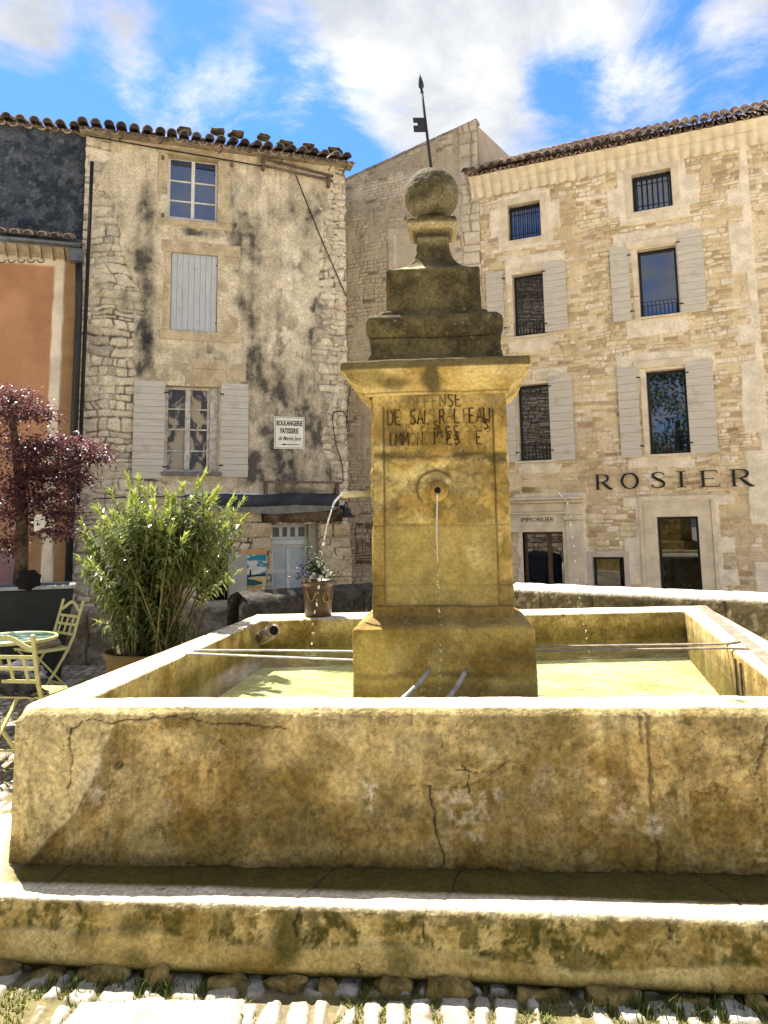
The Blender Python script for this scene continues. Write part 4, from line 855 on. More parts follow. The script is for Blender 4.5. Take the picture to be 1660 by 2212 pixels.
rw = LH.box(361, 836, 456, 1021, .14); rw = (rw[0]-.02, rw[1], lw[2]-.13, rw[3])
tq = NT('curtained_pane'); M['oldpane'] = tq.done(tq.mix(tq.rng(tq.noise(3.2, 6, .6, tq.map((1.6, 1, 1)), .7), .46, .56), (.035, .026, .018), (.34, .27, .165)), .06, None, .5)
w3 = casement(old, (lw[0]+.0, lw[1]+.03, lw[2]-.14, lw[3]-.0), .10, M['oldwood'], M['oldpane'], (.25, .5, .74), fr=.045, mid=.085)
b = MB(); b.box((lw[2]-.14, .06, lw[1]), (lw[2]-.001, .16, lw[3])); b.build('reveal_board', M['oldwood'], old)
b = MB(); b.box((lw[0]-.05, -.10, lw[1]-.035), (lw[2]+.06, .09, lw[1]+.03)); b.build('window_sill', plain('grey_sill', (.16, .15, .14), .8), old, bevel=.01)
s1 = LH.box(291, 822, 353, 1034.8); s2 = LH.box(477.5, 829, 534.5, 1031)
shutter(old, s1, M['shut_l'], 15, True, -.075, hinge='R'); shutter(old, s2, M['shut_l'], 15, True, -.075, hinge='L')
# lintel stones over the low window
b = MB(); z0 = LH.uz(430, 826)[1]
for x0, x1, y0, y1 in [(332, 364, 787, 800), (365, 408, 783, 799), (409, 486, 776, 800), (487, 532, 786, 826)]:
    r = LH.box(x0, y0, x1, y1); b.box((r[0]+.004, -.045, r[1]), (r[2]-.004, .05, r[3]))
b.build('lintel', M['oldcut'], old, bevel=.012)
# ground floor: beam, door, pier, shop opening
r = LH.box(569, 1101, 737, 1127); b = MB()
gx = np.linspace(r[0], r[2], 40); bm_ = []
M['beam'] = masked('weathered_beam', (.055, .035, .018), (.15, .10, .055), 5., fine=.4, bump=1., bd=.012, bsc=18, fsc=30)
vs = []; 
for i, u in enumerate(gx):
    w_ = .02*math.sin(i*.9)+.012*math.sin(i*2.3)
    vs += [(u, -.10+w_*.5, r[1]+w_), (u, .05, r[1]), (u, .05, r[3]), (u, -.12+w_*.6, r[3]+w_*.4), (u, -.14-w_*.3, (r[1]+r[3])/2+w_)]
fs = [(5*i+k, 5*i+5+k, 5*i+5+(k+1) % 5, 5*i+(k+1) % 5) for i in range(39) for k in range(5)]+[(0, 1, 2, 3, 4), (199, 198, 197, 196, 195)]
b.add(vs, fs); b.build('lintel_beam', M['beam'], old, True)
M['doorpaint'] = plain('pale_door_paint', (.55, .545, .49), .55, .1, 9, bump=.1)
u0, z0, u1, z1 = ld; dw = u0+(u1-u0)*.80; b = MB()
zt = LH.uz(620, 1163, .2)[1]; zd = LH.uz(620, 1176, .2)[1]
ring(b, (u0, z0-.6, dw, zd), (u0+.05, z0-.5, dw-.05, zd-.05), .18, .23); um = (u0+dw)/2-.01; b.box((um-.035, .185, z0-.5), (um+.035, .225, zd-.05)); zm = z0+.33*(zd-z0)+.12
b.box((u0+.05, .186, zm-.03), (um-.035, .224, zm+.03)); b.box((um+.035, .186, zm-.03), (dw-.05, .224, zm+.03))
door = b.build('door', M['doorpaint'], old, bevel=.005)
M['doorpane'] = plain('curtained_door_pane', (.40, .43, .42), .25, .15, 5, bump=0)
b = MB(); b.box((u0+.045, .20, z0-.5), (dw-.045, .21, zd-.045)); b.build('pane', M['doorpane'], door)
b = MB(); ring(b, (u0, zt-.02, dw, z1), (u0+.04, zt+.03, dw-.04, z1-.05), .18, .23)
for i in range(1, 4): x = u0+.04+(dw-u0-.08)*i/4; b.box((x-.03, .182, zt+.03), (x+.03, .228, z1-.05))
b.box((u0-.0, .14, zd-.001), (dw+.06, .22, zt-.021)); tr = b.build('transom', M['doorpaint'], old, bevel=.005)
b = MB(); b.box((u0+.035, .2, zt+.025), (dw-.035, .21, z1-.045)); b.build('pane', plain('transom_pane', (.07, .065, .05), .2, .3), tr)
b = MB(); b.box((dw+.001, .05, -1.2), (u1+.01, .24, z1)); b.build('door_reveal', plain('beige_reveal', (.33, .28, .19), .9, .15), old)
r = LH.box(494, 1196, 531, 1345); b = MB(); b.box((r[0], -.12, -1.), (r[2], .1, r[3])); b.build('pier', plain('pale_render_pier', (.40, .36, .28), .9, .15, 3), old, bevel=.01)
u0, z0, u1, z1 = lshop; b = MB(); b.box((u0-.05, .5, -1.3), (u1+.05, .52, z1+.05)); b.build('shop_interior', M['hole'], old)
# big dressed blocks beside the door
M['dressed'] = masked('dressed_block', (.40, .30, .16), (.56, .45, .28), 3., fine=.32, bump=.8, bd=.012, bsc=16, fsc=20, spots=((.22, .16, .085), 5, .6))
R_ = random.Random(9)
for x0, y0, x1, y1 in [(690, 1130, 718, 1160), (719, 1130, 756, 1158), (690, 1161, 712, 1176), (691, 1177, 722, 1205), (713, 1161, 757, 1182), (723, 1183, 758, 1202), (691, 1206, 760, 1245), (700, 1246, 760, 1290), (500, 1100, 566, 1128), (520, 1129, 587, 1160), (545, 1161, 586, 1192), (578, 1193, 587, 1230)]:
    r = LH.box(x0, y0, x1, y1); b = MB(); b.box((r[0]+.006, -.05-R_.uniform(0, .02), r[1]+.006), (r[2]-.006, .03, r[3]-.006)); b.build('dressed_block', M['dressed'], old, bevel=.02)
# eaves soffit and roof
sl = rad(19); b = MB(); b.box((uL-.1, -.22, zeave+.0), (uR+.12, .05, zeave+.05)); b.build('eaves_board', plain('eaves_mortar', (.30, .24, .16), .9, .4, 6), old)
def rafter_slab(nm, parent, u0, u1, ze, ve, dep, slope, mat, th=.05):
    b = MB(); c, s = math.cos(slope)*dep, math.sin(slope)*dep
    b.hexa([(u0, ve, ze), (u1, ve, ze), (u1, ve+c, ze+s), (u0, ve+c, ze+s), (u0, ve, ze+th), (u1, ve, ze+th), (u1, ve+c, ze+s+th), (u0, ve+c, ze+s+th)]); return b.build(nm, mat, parent)
rafter_slab('roof', old, uL-.1, uR+.1, zeave-.015, -.27, 4.9, sl, M['tiledark'])
uG = LH.uz(-40, 240)[0]
tiles('roof_tiles', LH, M['tiledark'], old, uL-.05, uR+.14, zeave-.045, -.34, sl, 8, .205, .088, .42, 3)
R_ = random.Random(12)                 # loose stones weighting the tiles
for px, py in [(398, 288), (470, 292), (510, 293), (568, 303), (614, 318), (666, 323), (722, 333)]:
    u, z = LH.uz(px, py+7, .05); b = MB(); rock(b, (u, .0+R_.uniform(0, .1), z+.10), R_.uniform(.12, .17), .12, R_.uniform(.05, .065), int(px), R_.uniform(-.2, .2), 7, 12, .5); b.build('roof_stone', M['lichen'], old, True)
for px in (330, 445, 545, 600, 640, 690, 740): u, z = LH.uz(px, 0)[0], zeave+.30; b = MB(); rock(b, (u, .3, z+.02), R_.uniform(.08, .14), .1, .05, px, 0, 7, 12, .5); b.build('roof_stone', M['lichen'], old, True)
b = MB()                                         # gutter hooks under the eave
for px, py in [(262, 300), (340, 288), (349, 308), (477, 328), (606, 352), (712, 365), (745, 366)]:
    u, z = LH.uz(px, py, -.25); b = MB(); b.tube([(u+.03*math.cos(a), -.3+.05*math.sin(a), z+.05*math.cos(a)) for a in np.linspace(-.5, 4, 9)], .008, 6); b.build('gutter_hook', M['iron'], old, True)
b = MB(); p = [LH.uz(x, y, -.2) for x, y in [(193, 288), (240, 296), (330, 312), (440, 331), (560, 352), (640, 366), (720, 383)]]; b.tube([(u, -.1, z-.0) for u, z in p], .012, 6); b.build('eave_cable', M['cable'], old, True)
# white service pipe and cable above the ground floor
p = [LH.uz(x, y) for x, y in [(400, 1067), (520, 1071), (597, 1069)]]; b = MB(); b.tube([(p[0][0], -.07, p[0][1]), (p[2][0], -.07, p[2][1]-.0)], .028, 10); b.build('conduit', M['pipewhite'], old, True)

def lpart(nm, px, th, lab=None): pass
# ---- things fixed to the old house
def lw_(px, py, v): u, z = LH.uz(px, py, v); return LH.w(u, v, z)
def wires(name, pts, v, r, mat, label, cat, F_=LH):
    P = []
    for x, y in pts: u, z = F_.uz(x, y, v); P.append(F_.w(u, v, z))
    for _ in range(2): P = [P[0]]+[q for a, c in zip(P[:-1], P[1:]) for q in (a.lerp(c, .25), a.lerp(c, .75))]+[P[-1]]
    b = MB(); b.tube(P, r, 6); return tag(b.build(name, mat, None, True), label, cat)
wires('cable', [(639, 377), (660, 430), (690, 505), (720, 575), (749, 641)], -.06, .010, M['cable'], 'black cable slanting down the wall below the upper bracket', 'cable')
wires('cable', [(742, 1040), (740, 1000), (725, 960), (718, 905), (722, 888), (745, 888), (752, 912), (756, 935), (748, 930), (752, 870), (758, 830)], -.07, .009, M['cable'], 'black cable looping down the corner right of the bakery sign', 'cable')
wires('cable', [(200, 1078), (300, 1073), (420, 1073), (560, 1074), (600, 1070), (650, 1068), (735, 1067)], -.06, .010, M['cable'], 'black cable running level along the wall above the awning', 'cable')
for (a, bq, lab) in [((561, 349), (716, 389), 'rusty iron rail bracket high under the eaves of the plastered house'), ((566, 1042), (735, 1044), 'rusty iron rail bracket low on the wall above the awning')]:
    p = thing('wall_bracket', lab, 'bracket', LH.w(LH.uz(*a)[0], 0, LH.uz(*a)[1]), LH.a, 'iron rail brackets on the plastered house')
    L_ = LH.uz(*bq)[0]-LH.uz(*a)[0]; dz = LH.uz(*bq)[1]-LH.uz(*a)[1]; up = a[1] < 500
    b = MB(); b.bar((0, -.16, 0), (L_, -.16, dz), .05, .035)
    if up: b.bar((0, -.16, -.13), (L_, -.16, dz-.10), .03, .03)
    b.build('rail', M['rust'], p)
    for x, q in ((.03, 0), (L_-.1, dz*.95)):
        b = MB(); b.box((x, -.155, q-.2), (x+.05, .02, q+.02)); b.build('arm', M['rust'], p)
# bakery sign
c = LH.box(592.7, 899.5, 658, 970.3, -.05); W_ = c[2]-c[0]; H_ = c[3]-c[1]
sg = thing('shop_sign', 'square cream bakery sign with black lettering and an arrow pointing left', 'sign', LH.w((c[0]+c[2])/2, -.05, (c[1]+c[3])/2), LH.a)
M['signcream'] = plain('sign_cream', (.72, .69, .56), .45, .08, 6, bump=.05)
b = MB(); b.box((-W_/2, -.012, -H_/2), (W_/2, .012, H_/2)); b.build('board', M['signcream'], sg, bevel=.004)
b = MB(); o_ = (-W_/2+.015, -H_/2+.015, W_/2-.015, H_/2-.015); ring(b, o_, grow(o_, -.006), -.0145, -.0115); b.build('border_line', M['darkpaint'], sg)
rx = (math.pi/2, 0, 0)
text('lettering', 'BOULANGERIE', .125, M['darkpaint'], sg, (0, -.013, H_*.29), rx, .52*W_/.5, .0035)
text('lettering', 'PATISSERIE', .125, M['darkpaint'], sg, (0, -.013, H_*.05), rx, .50*W_/.5, .0035)
text('lettering', 'de Mamie Jane', .105, M['darkpaint'], sg, (0, -.013, -H_*.18), rx, .60*W_/.5, .0006, .35)
b = MB(); b.box((-W_*.2, -.0145, -H_*.375), (W_*.32, -.0115, -H_*.355)); b.add([(-W_*.3, -.0145, -H_*.365), (-W_*.14, -.0145, -H_*.335), (-W_*.14, -.0145, -H_*.395), (-W_*.3, -.0115, -H_*.365), (-W_*.14, -.0115, -H_*.335), (-W_*.14, -.0115, -H_*.395)], [(0, 2, 1), (3, 4, 5), (0, 1, 4, 3), (1, 2, 5, 4), (2, 0, 3, 5)]); b.build('arrow', M['darkpaint'], sg)
# rolled awning
p0 = LH.uz(400, 1080, -.15); p1 = LH.uz(731, 1078, -.15); aw = thing('awning', 'folded dark slate blue awning along the wall above the door beam', 'awning', LH.w(p0[0], -.15, p0[1]), LH.a)
t = NT('slate_canvas'); M['canvas'] = t.done(t.mix(t.rng(t.noise(3, 4), .3, .7), (.022, .026, .034), (.05, .056, .066)), .85, t.bump(t.noise(9, 3), .4, .02), .2)
g1, g2 = 80, 14; uu, aa = np.meshgrid(np.linspace(0, p1[0]-p0[0], g1), np.linspace(0, 2*math.pi, g2), indexing='ij')
sag = .05*(fb(uu*1.7, aa*0, 811, 3)-.5); rr = .085+.02*(fb(uu*5, np.cos(aa)*2+5, 815, 3)-.5)
V = np.stack([uu, np.cos(aa)*rr*.9, np.sin(aa)*rr*1.15+sag*2-(np.sin(aa) < -.2)*.03*fb(uu*3, aa, 819)], -1); mesh_np('canvas', V.reshape(-1, 3), quads(g1, g2).reshape(-1, 4), M['canvas'], aw)
g1 = 80; uu, aa = np.meshgrid(np.linspace(.1, p1[0]-p0[0]-.05, g1), np.linspace(0, 1, 6), indexing='ij'); low = .11+.05*fb(uu*1.3, uu*0, 821, 3)
V = np.stack([uu, -.02+.03*np.sin(uu*9)*aa, -.07-aa*low+.03*np.sin(uu*3.1)*aa], -1)
V = np.concatenate([V.reshape(-1, 3), (V+np.array((0, .012, 0))).reshape(-1, 3)]); q = quads(g1, 6).reshape(-1, 4)
mesh_np('valance', V, np.concatenate([q, q[:, ::-1]+g1*6]), plain('pale_valance', (.20, .19, .16), .9, .3), aw)
# lamp
lp = LH.w(LH.uz(741, 1100, -.02)[0], 0, LH.uz(741, 1100)[1]); la = thing('wall_lamp', 'black swan neck wall lamp with a conical shade near the house corner', 'lamp', lp, LH.a)
b = MB(); b.box((-.05, -.03, -.09), (.05, .0, .07)); b.build('back_plate', M['iron'], la, bevel=.008)
b = MB(); b.tube([(0, -.02, -.02), (.0, -.12, .04), (.0, -.2, .11), (0, -.27, .12), (0, -.32, .07), (0, -.33, -.01)], .013, 8); b.build('swan_neck', M['iron'], la, True)
b = MB(); b.lathe([(.025, .02), (.04, .0), (.05, -.05), (.085, -.10), (.15, -.14), (.155, -.15), (.14, -.148), (.04, -.06)], (0, -.33, -.0), 24); b.build('lamp_shade', M['iron'], la, True)
# painting on a wooden board
c = LH.box(519.8, 1186.5, 576, 1279, -.09); W_ = c[2]-c[0]; H_ = c[3]-c[1]
pt = thing('painting', 'landscape painting with turquoise sky on a wooden panel left of the pale door', 'painting', LH.w(c[0], -.09, c[1]), LH.a)
M['panelwood'] = plain('panel_wood', (.50, .30, .11), .6, .25, 12); b = MB(); b.box((0, -.012, 0), (W_, .012, H_)); b.build('panel', M['panelwood'], pt, bevel=.003)
def flat(name, pts, mat, y, par, th=.003):
    b = MB(); n = len(pts); b.add([(x, y-th, z) for x, z in pts]+[(x, y, z) for x, z in pts], [tuple(range(n)), tuple(range(n, 2*n))[::-1]]+[((k+1) % n, k, n+k, n+(k+1) % n) for k in range(n)]); return b.build(name, mat, par)
def pc(name, c): return plain(name, c, .5, .15, 8, bump=.1)
pic = lambda a, e: (W_*(.03+.94*a), H_*(.165+.70*e))
t = NT('painted_sky'); M['psky'] = t.done(t.mix(t.rng(t.noise(4, 3, .5, t.map((1, 1, 2.4), rot=(0, .4, 0))), .45, .56), (.01, .20, .27), (.60, .62, .52)), .5, None, .3)
flat('painted_picture', [pic(0, 0), pic(1, 0), pic(1, 1), pic(0, 1)], M['psky'], -.0125, pt)
flat('painted_hill', [pic(0, .33), pic(.15, .36), pic(.4, .33), pic(.7, .37), pic(1, .36), pic(1, .3), pic(0, .28)], pc('navy_paint', (.015, .025, .05)), -.0160, pt)
flat('painted_cypress', [pic(.33, .34), pic(.355, .5), pic(.38, .55), pic(.405, .5), pic(.42, .34)], pc('dark_paint', (.012, .012, .02)), -.0160, pt)
flat('painted_cloud', [pic(0, .4), pic(.3, .58), pic(.5, .78), pic(.62, .84), pic(.55, .7), pic(.75, .56), pic(.5, .48), pic(.2, .38)], pc('cream_paint', (.62, .55, .42)), -.0158, pt)
flat('painted_sand', [pic(.2, .2), pic(.4, .27), pic(1, .29), pic(1, .02), pic(.85, .08), pic(.6, .16)], pc('sand_paint', (.6, .42, .18)), -.0162, pt)
flat('painted_field', [pic(0, .27), pic(.25, .22), pic(.55, .18), pic(.85, .09), pic(.88, .03), pic(.5, .01), pic(0, .0)], pc('green_paint', (.01, .10, .07)), -.0166, pt)
flat('price_tag', [(W_*.84, H_*.06), (W_*.93, H_*.06), (W_*.93, H_*.13), (W_*.84, H_*.13)], M['whitewood'], -.0125, pt)

# ------------------------------------------------------------------ 2. dark rendered house and the ochre house in front of it
gv = .10
grey = house('roughcast_house', LH, 'dark grey roughcast house wall rising at far left above the lower tiled roof', 'house')
uL2 = LH.uz(-160, 600)[0]
M['roughcast'] = masked('dark_roughcast', (.026, .033, .043), (.068, .078, .093), 5., c1=(.13, .14, .15), fine=.4, bump=1., bd=.03, bsc=26, fsc=26)
def gfn(U_, Z_):
    n = fb(U_*9, Z_*6, 851, 5, .6); return (n-.5)*.09+(fb(U_*1.3, Z_*1.3, 855)-.5)*.05, [.55*ss(.56, .66, fb(U_*12, Z_*9, 857, 4))]
ug1 = LH.uz(197, 400, gv)[0]
wall('wall', LH, M['roughcast'], grey, uL2, uL+.005, 3.2, zeave+.09, .02, [], gfn, v=gv)
b = MB(); b.box((uL2, gv+.1, -.1), (uL-.05, gv+.3, zeave-.2)); b.build('back_wall', M['roughcast'], grey)
rafter_slab('roof', grey, uL2, uL-.12, zeave+.06, .06, 4.5, sl, M['tiledark'])
tiles('roof_tiles', LH, M['tile'], grey, uL2, uL-.15, zeave+.03, .0, sl, 7, .205, .085, .42, 8)
b = MB(); p = [LH.uz(x, y, gv-.1) for x, y in [(193, 290), (190, 400), (186, 500)]]; b.tube([(u, gv-.05, z) for u, z in p], .014, 6); b.build('corner_cable', M['cable'], grey, True)
ov = -.30
och = house('ochre_house', LH, 'low orange rendered house at far left with tiled eave, zinc gutter and cream corner band', 'house')
uo = LH.uz(158, 800, ov)[0]; zo = LH.uz(80, 556, ov)[1]
M['ochre'] = masked('orange_render', (.36, .185, .09), (.43, .225, .115), 1.5, c1=(.29, .14, .07), c2=(.2, .1, .05), c3=(.28, .17, .08), c4=(.62, .54, .41), fine=.08, bump=.25, bd=.006, bsc=40, fsc=45)
ub0 = LH.uz(109, 800, ov)[0]; ub1 = LH.uz(132, 800, ov)[0]; zb0 = LH.uz(60, 560, ov)[1]
def ofn(U_, Z_):
    w_ = (fb(U_*3, Z_*3, 861, 4)-.5)*.02; band = ss(-.006, .006, U_-ub0+w_)*ss(-.006, .006, ub1-U_+w_); band = np.maximum(band, ss(-.006, .006, Z_-zo+.13)*(U_ < ub1))
    brn = ss(-.006, .006, U_-ub1+w_); low = 1-ss(1.5, 1.75, Z_+w_*4)  # brown strip right of the band is shade painted on the render
    return band*.012+(fb(U_*6, Z_*6, 863)-.5)*.008, [.5*ss(.5, .65, fb(U_*1.2, Z_*.9, 865)), .35*brn*ss(.5, .6, fb(U_*5, Z_*.6, 867))+.5*low*ss(.5, .6, fb(U_*5, Z_*1., 869)), np.maximum(brn, .85*low), band*.95]
wall('wall', LH, M['ochre'], och, uL2, uo, 0., zo, .022, [], ofn, v=ov)
b = MB(); b.box((uL2, ov+.03, -.05), (uo, gv+.2, zo)); b.build('wall_core', M['ochre'], och)
ve = ov-.30; zg = LH.uz(60, 522, ve)[1]
b = MB()                                         # genoise under the eave
for i in range(int((uo-uL2)/.17)):
    u = uL2+i*.17
    vs = []
    for e in (0, 1):
        for k in range(7): a = math.pi*k/6; vs.append((u+.085-.08*math.cos(a), ov-.02-.24*e, zo-.05+.09*e+.055*math.sin(a)))
        vs += [(u+.165, ov-.02-.24*e, zo-.05+.09*e+.09), (u+.005, ov-.02-.24*e, zo-.05+.09*e+.09)]
    b.add(vs, [(k, (k+1) % 9, 9+(k+1) % 9, 9+k) for k in range(9)]+[tuple(range(9))[::-1], tuple(range(9, 18))])
b.build('genoise', plain('genoise_grey', (.33, .27, .19), .9, .25, 8), och)
b = MB(); b.box((uL2, ov-.27, zo+.125), (uo+.05, ov+.1, zo+.16)); b.build('eaves_board', plain('eaves_grey', (.26, .22, .16), .9, .25, 8), och)
rafter_slab('roof', och, uL2, uo+.05, zo+.165, ov-.28, .6, rad(22), M['tiledark'], .03)
tiles('roof_tiles', LH, M['tile'], och, uL2, uo+.0, zo+.13, ov-.33, rad(22), 2, .19, .08, .4, 14)
M['zinc'] = plain('zinc', (.11, .12, .125), .4, .3, 8, metal=.5)
b = MB(); zz_ = zo+.14; n = 10
vs = []
for u in (uL2, uo+.07):
    for k in range(n): a = math.pi+math.pi*k/(n-1); vs.append((u, ov-.40+.065*math.cos(a), zz_+.065*math.sin(a)))
    for k in range(n): a = 2*math.pi-math.pi*k/(n-1); vs.append((u, ov-.40+.055*math.cos(a), zz_+.004+.055*math.sin(a)))
m = 2*n; b.add(vs, [(k, (k+1) % m, m+(k+1) % m, m+k) for k in range(m)]+[tuple(range(m))[::-1], tuple(range(m, 2*m))]); b.build('gutter', M['zinc'], och, True)
b = MB(); b.hexa([(uL2, gv-.02, zo+.40), (uo+.1, gv-.02, zo+.40), (uo+.1, gv+.02, zo+.40), (uL2, gv+.02, zo+.40), (uL2, gv-.12, zo+.50), (uo+.1, gv-.12, zo+.46), (uo+.1, gv+.02, zo+.50), (uL2, gv+.02, zo+.54)]); b.build('flashing', plain('lead_flashing', (.30, .33, .36), .45, .2, metal=.3), och)
b = MB(); up = LH.uz(150, 600, ov-.1)[0]; z1 = LH.uz(155, 560, ov-.2)[1]
b.box((uo-.08, ov-.46, zo-.15), (uo+.12, ov-.28, zo+.05)); b.build('hopper', M['zinc'], och, bevel=.01)
b = MB(); b.tube([(uo+.05, ov-.3, zo-.1), (uo+.06, ov-.22, zo-.5), (uo+.06, ov-.1, zo-.9), (uo+.06, ov-.08, 0.)], .055, 12); b.build('downpipe', plain('black_downpipe', (.014, .014, .016), .5, .3), och, True)
b = MB(); b.tube([(uo+.17, ov-.02, zeave-.6), (uo+.15, ov-.02, 2.)], .03, 8); b.build('thin_downpipe', M['cable'], och, True)
b = MB()
for i in range(5):
    u, z = LH.uz(5+i*21, 562, ov-.05); b = MB(); b.tube([(u+.05*math.cos(a), ov-.08, z+.05*math.sin(a)) for a in np.linspace(math.pi, 2*math.pi, 9)], .008, 6); b.build('wire_hook', M['cable'], och, True)
pn = LH.box(66, 1246, 86, 1257, -.4); npt = thing('number_plate', 'small cream house number plate reading 67 low on the ochre wall', 'number plate', LH.w((pn[0]+pn[2])/2, ov-.02, (pn[1]+pn[3])/2), LH.a)
b = MB(); b.box((-.085, -.008, -.05), (.085, .008, .05)); b.build('plate', M['signcream'], npt); text('lettering', '67', .085, M['fadepaint'], npt, (.02, -.009, 0), rx, 1, .002, .2)
pk = LH.box(-60, 1195, 30, 1262, ov); b = MB(); b.box((pk[0], ov-.03, 0), (pk[2], ov+.0, pk[3])); b.build('mauve_panel', plain('mauve_paint', (.20, .11, .12), .8, .15, 3), och)

# ------------------------------------------------------------------ 3. gable house behind, same street front as the stone house
gable = house('gable_house', RH, 'tall pale stone house with a slanting gable top behind the fountain ball', 'house')
gc = RH.uz(1031, 263); gl = RH.uz(746, 393); gs = (gc[1]-gl[1])/(gc[0]-gl[0])
ugl = gl[0]-1.2; ugr = gc[0]
def gtop(U_): return gc[1]+gs*(U_-gc[0])+.02*np.floor(fb(U_*6, U_*0, 901, 2)*4)
bw0 = RH.uz(839, 495); bw1 = RH.uz(853, 509); bwb = RH.uz(839, 760)
def gabfn(U_, Z_):
    d, r1, r2 = rubble(U_, Z_, (.045, .10), (.10, .26), 33, .03); vis = ss(.15, .6, fb(U_*1.2, Z_*1.2, 911)+.4*(r1-.5)); st = ss(.004, .016, d)*vis
    qn = ss(ugr-.42, ugr-.36, U_+.1*(fb(Z_*4, U_*0, 913)-.5)); d2, q1, q2 = rubble(U_, Z_, (.16, .30), (.3, .5), 37, .03); s2 = ss(.006, .02, d2)*qn; st = st*(1-qn)
    bu0 = (U_ > bw0[0])*(Z_ < bw0[1]-.09*(U_-bw0[0]))*(U_ < bw0[0]+1.1)*(Z_ > 5.); bi = (U_ > bw1[0])*(Z_ < bw1[1]-.09*(U_-bw1[0]))*(U_ < bw0[0]+.97)*(Z_ > 5.)
    h = .02*st*(.4+r1)+.045*s2+(fb(U_*2, Z_*2, 915)-.5)*.05; h = np.where(bu0 > 0, .03, h); h = np.where(bi > 0, .0, h)
    nb = 1-(bu0 > 0)
    dk = .55*ss(gc[1]-3., gc[1]-.2, Z_+1.2*(fb(U_*1.5, Z_*1.5, 917)-.5))*ss(.4, .6, fb(U_*2.5, Z_*2.5, 919)+.1)
    return h, [np.maximum(st*r2*.8, s2*.6)*nb, np.maximum(dk, (.8*(1-ss(.0, .012, d))*vis*(1-qn)+.55*(1-ss(0, .015, d2))*qn))*nb, .8*(st*(r1 > .965))*nb, np.where(bu0 > 0, .9, 0)*np.where(bi > 0, .7, 1)+nb*s2*.3*(q1 > .6)]
wall('wall', RH, M['gablewall'], gable, ugl, ugr, -1.3, 10, .021, [], gabfn, top=gtop)
e = RH.uz(1122, 358, 0); vside = None
# side wall facing right, its top falling away behind
best = None
for vv in np.linspace(.5, 6, 111):
    u, z = RH.uz(1124, 358, vv)
    if best is None or abs(u-ugr) < best[0]: best = (abs(u-ugr), vv, z)
vS, zS = best[1], best[2]
b = MB(); b.hexa([(ugl, .08, -1.3), (ugr-.01, .08, -1.3), (ugr-.01, vS, -1.3), (ugl, vS, -1.3), (ugl, .08, gtop(np.array(ugl))-.05), (ugr-.01, .08, gc[1]-.05), (ugr-.01, vS, zS), (ugl, vS, zS-2.2)]); b.build('side_wall', plain('smooth_beige_render', (.44, .36, .25), .9, .1, 2., bump=.3), gable)
b = MB()
for i in range(24):
    u0 = ugl+(ugr-ugl)*i/24; u1 = ugl+(ugr-ugl)*(i+1)/24; z0 = float(gc[1]+gs*(u0-ugr)); z1 = float(gc[1]+gs*(u1-ugr)); s_ = random.uniform(-.01, .015)
    b.hexa([(u0, -.03+s_, z0+.02), (u1-.008, -.03+s_, z1+.02), (u1-.008, .22, z1+.02), (u0, .22, z0+.02), (u0, -.03+s_, z0+.065+s_), (u1-.008, -.03+s_, z1+.065+s_), (u1-.008, .22, z1+.065), (u0, .22, z0+.065)])
b.build('verge_coping', plain('grey_coping', (.26, .22, .17), .9, .35, 5), gable)
# painted estate agent's emblem on the wall left of the pillar
c = RH.box(770, 1138, 812, 1207); W_ = c[2]-c[0]; H_ = c[3]-c[1]; b = MB()
lettering = bpy.data.objects.new('painted_emblem', None); COL.objects.link(lettering); lettering.parent = gable; lettering.location = (c[0], -.035, c[1])
o_ = (0, 0, W_, H_); ring(b, o_, grow(o_, -.014), -.004, 0)
for pts in [[(.1, .06), (.35, .12), (.6, .09), (.95, .14)], [(.1, .14), (.4, .2), (.9, .22)], [(.14, .2), (.14, .36), (.2, .42), (.32, .42), (.36, .36), (.36, .22)], [(.1, .3), (.1, .55), (.3, .55), (.3, .45)], [(.3, .55), (.52, .55), (.52, .3)], [(.52, .5), (.8, .5), (.8, .26)], [(.24, .55), (.24, .68), (.36, .68), (.36, .56)],
            [(.5, .56), (.5, .78), (.58, .78), (.64, .92), (.70, .80), (.78, .80), (.78, .5)], [(.62, .5), (.62, .4)], [(.42, .5), (.42, .4)], [(.7, .4), (.7, .3)], [(.8, .6), (.95, .6), (.95, .3)], [(.15, .5), (.15, .42)], [(.4, .3), (.6, .3), (.6, .2)]]:
    b.ribbon([(x*W_, z*H_) for x, z in pts], .013, 0, .004)
b.build('village_drawing', M['fadepaint'], lettering)
text('lettering', 'REAL ESTATE', .105, M['fadepaint'], lettering, (.0, 0, H_+.05), rx, .82, .002, align='LEFT'); text('lettering', 'IMMOBILIER', .105, M['fadepaint'], lettering, (.0, 0, -.07), rx, .82, .002, align='LEFT')

# ------------------------------------------------------------------ 4. the stone house on the right
stone = house('stone_house', RH, 'restored beige rubble stone house with taupe shutters, black windows and large black roman capitals', 'house')
zt_ = RH.uz(1026, 428)[1]; ur = RH.uz(1640, 700)[0]; uend = ur+1.6
W1 = RH.box(1096.5, 445, 1169, 514); W1 = (RH.uz(1098, 480)[0], RH.uz(1135, 517)[1], RH.uz(1169, 480)[0], RH.uz(1135, 438)[1])
def op(x0, x1, yt, yb): xm = (x0+x1)/2; ym = (yt+yb)/2; return (RH.uz(x0, ym)[0], RH.uz(xm, yb)[1], RH.uz(x1, ym)[0], RH.uz(xm, yt)[1])
W1 = op(1098, 1169, 439, 516); W2 = op(1366, 1452, 371, 453); W3 = op(1109, 1178, 590, 725); W4 = op(1380, 1465, 534.5, 682); W5 = op(1120, 1192, 830, 994.7); W6 = op(1400, 1487, 798, 980)
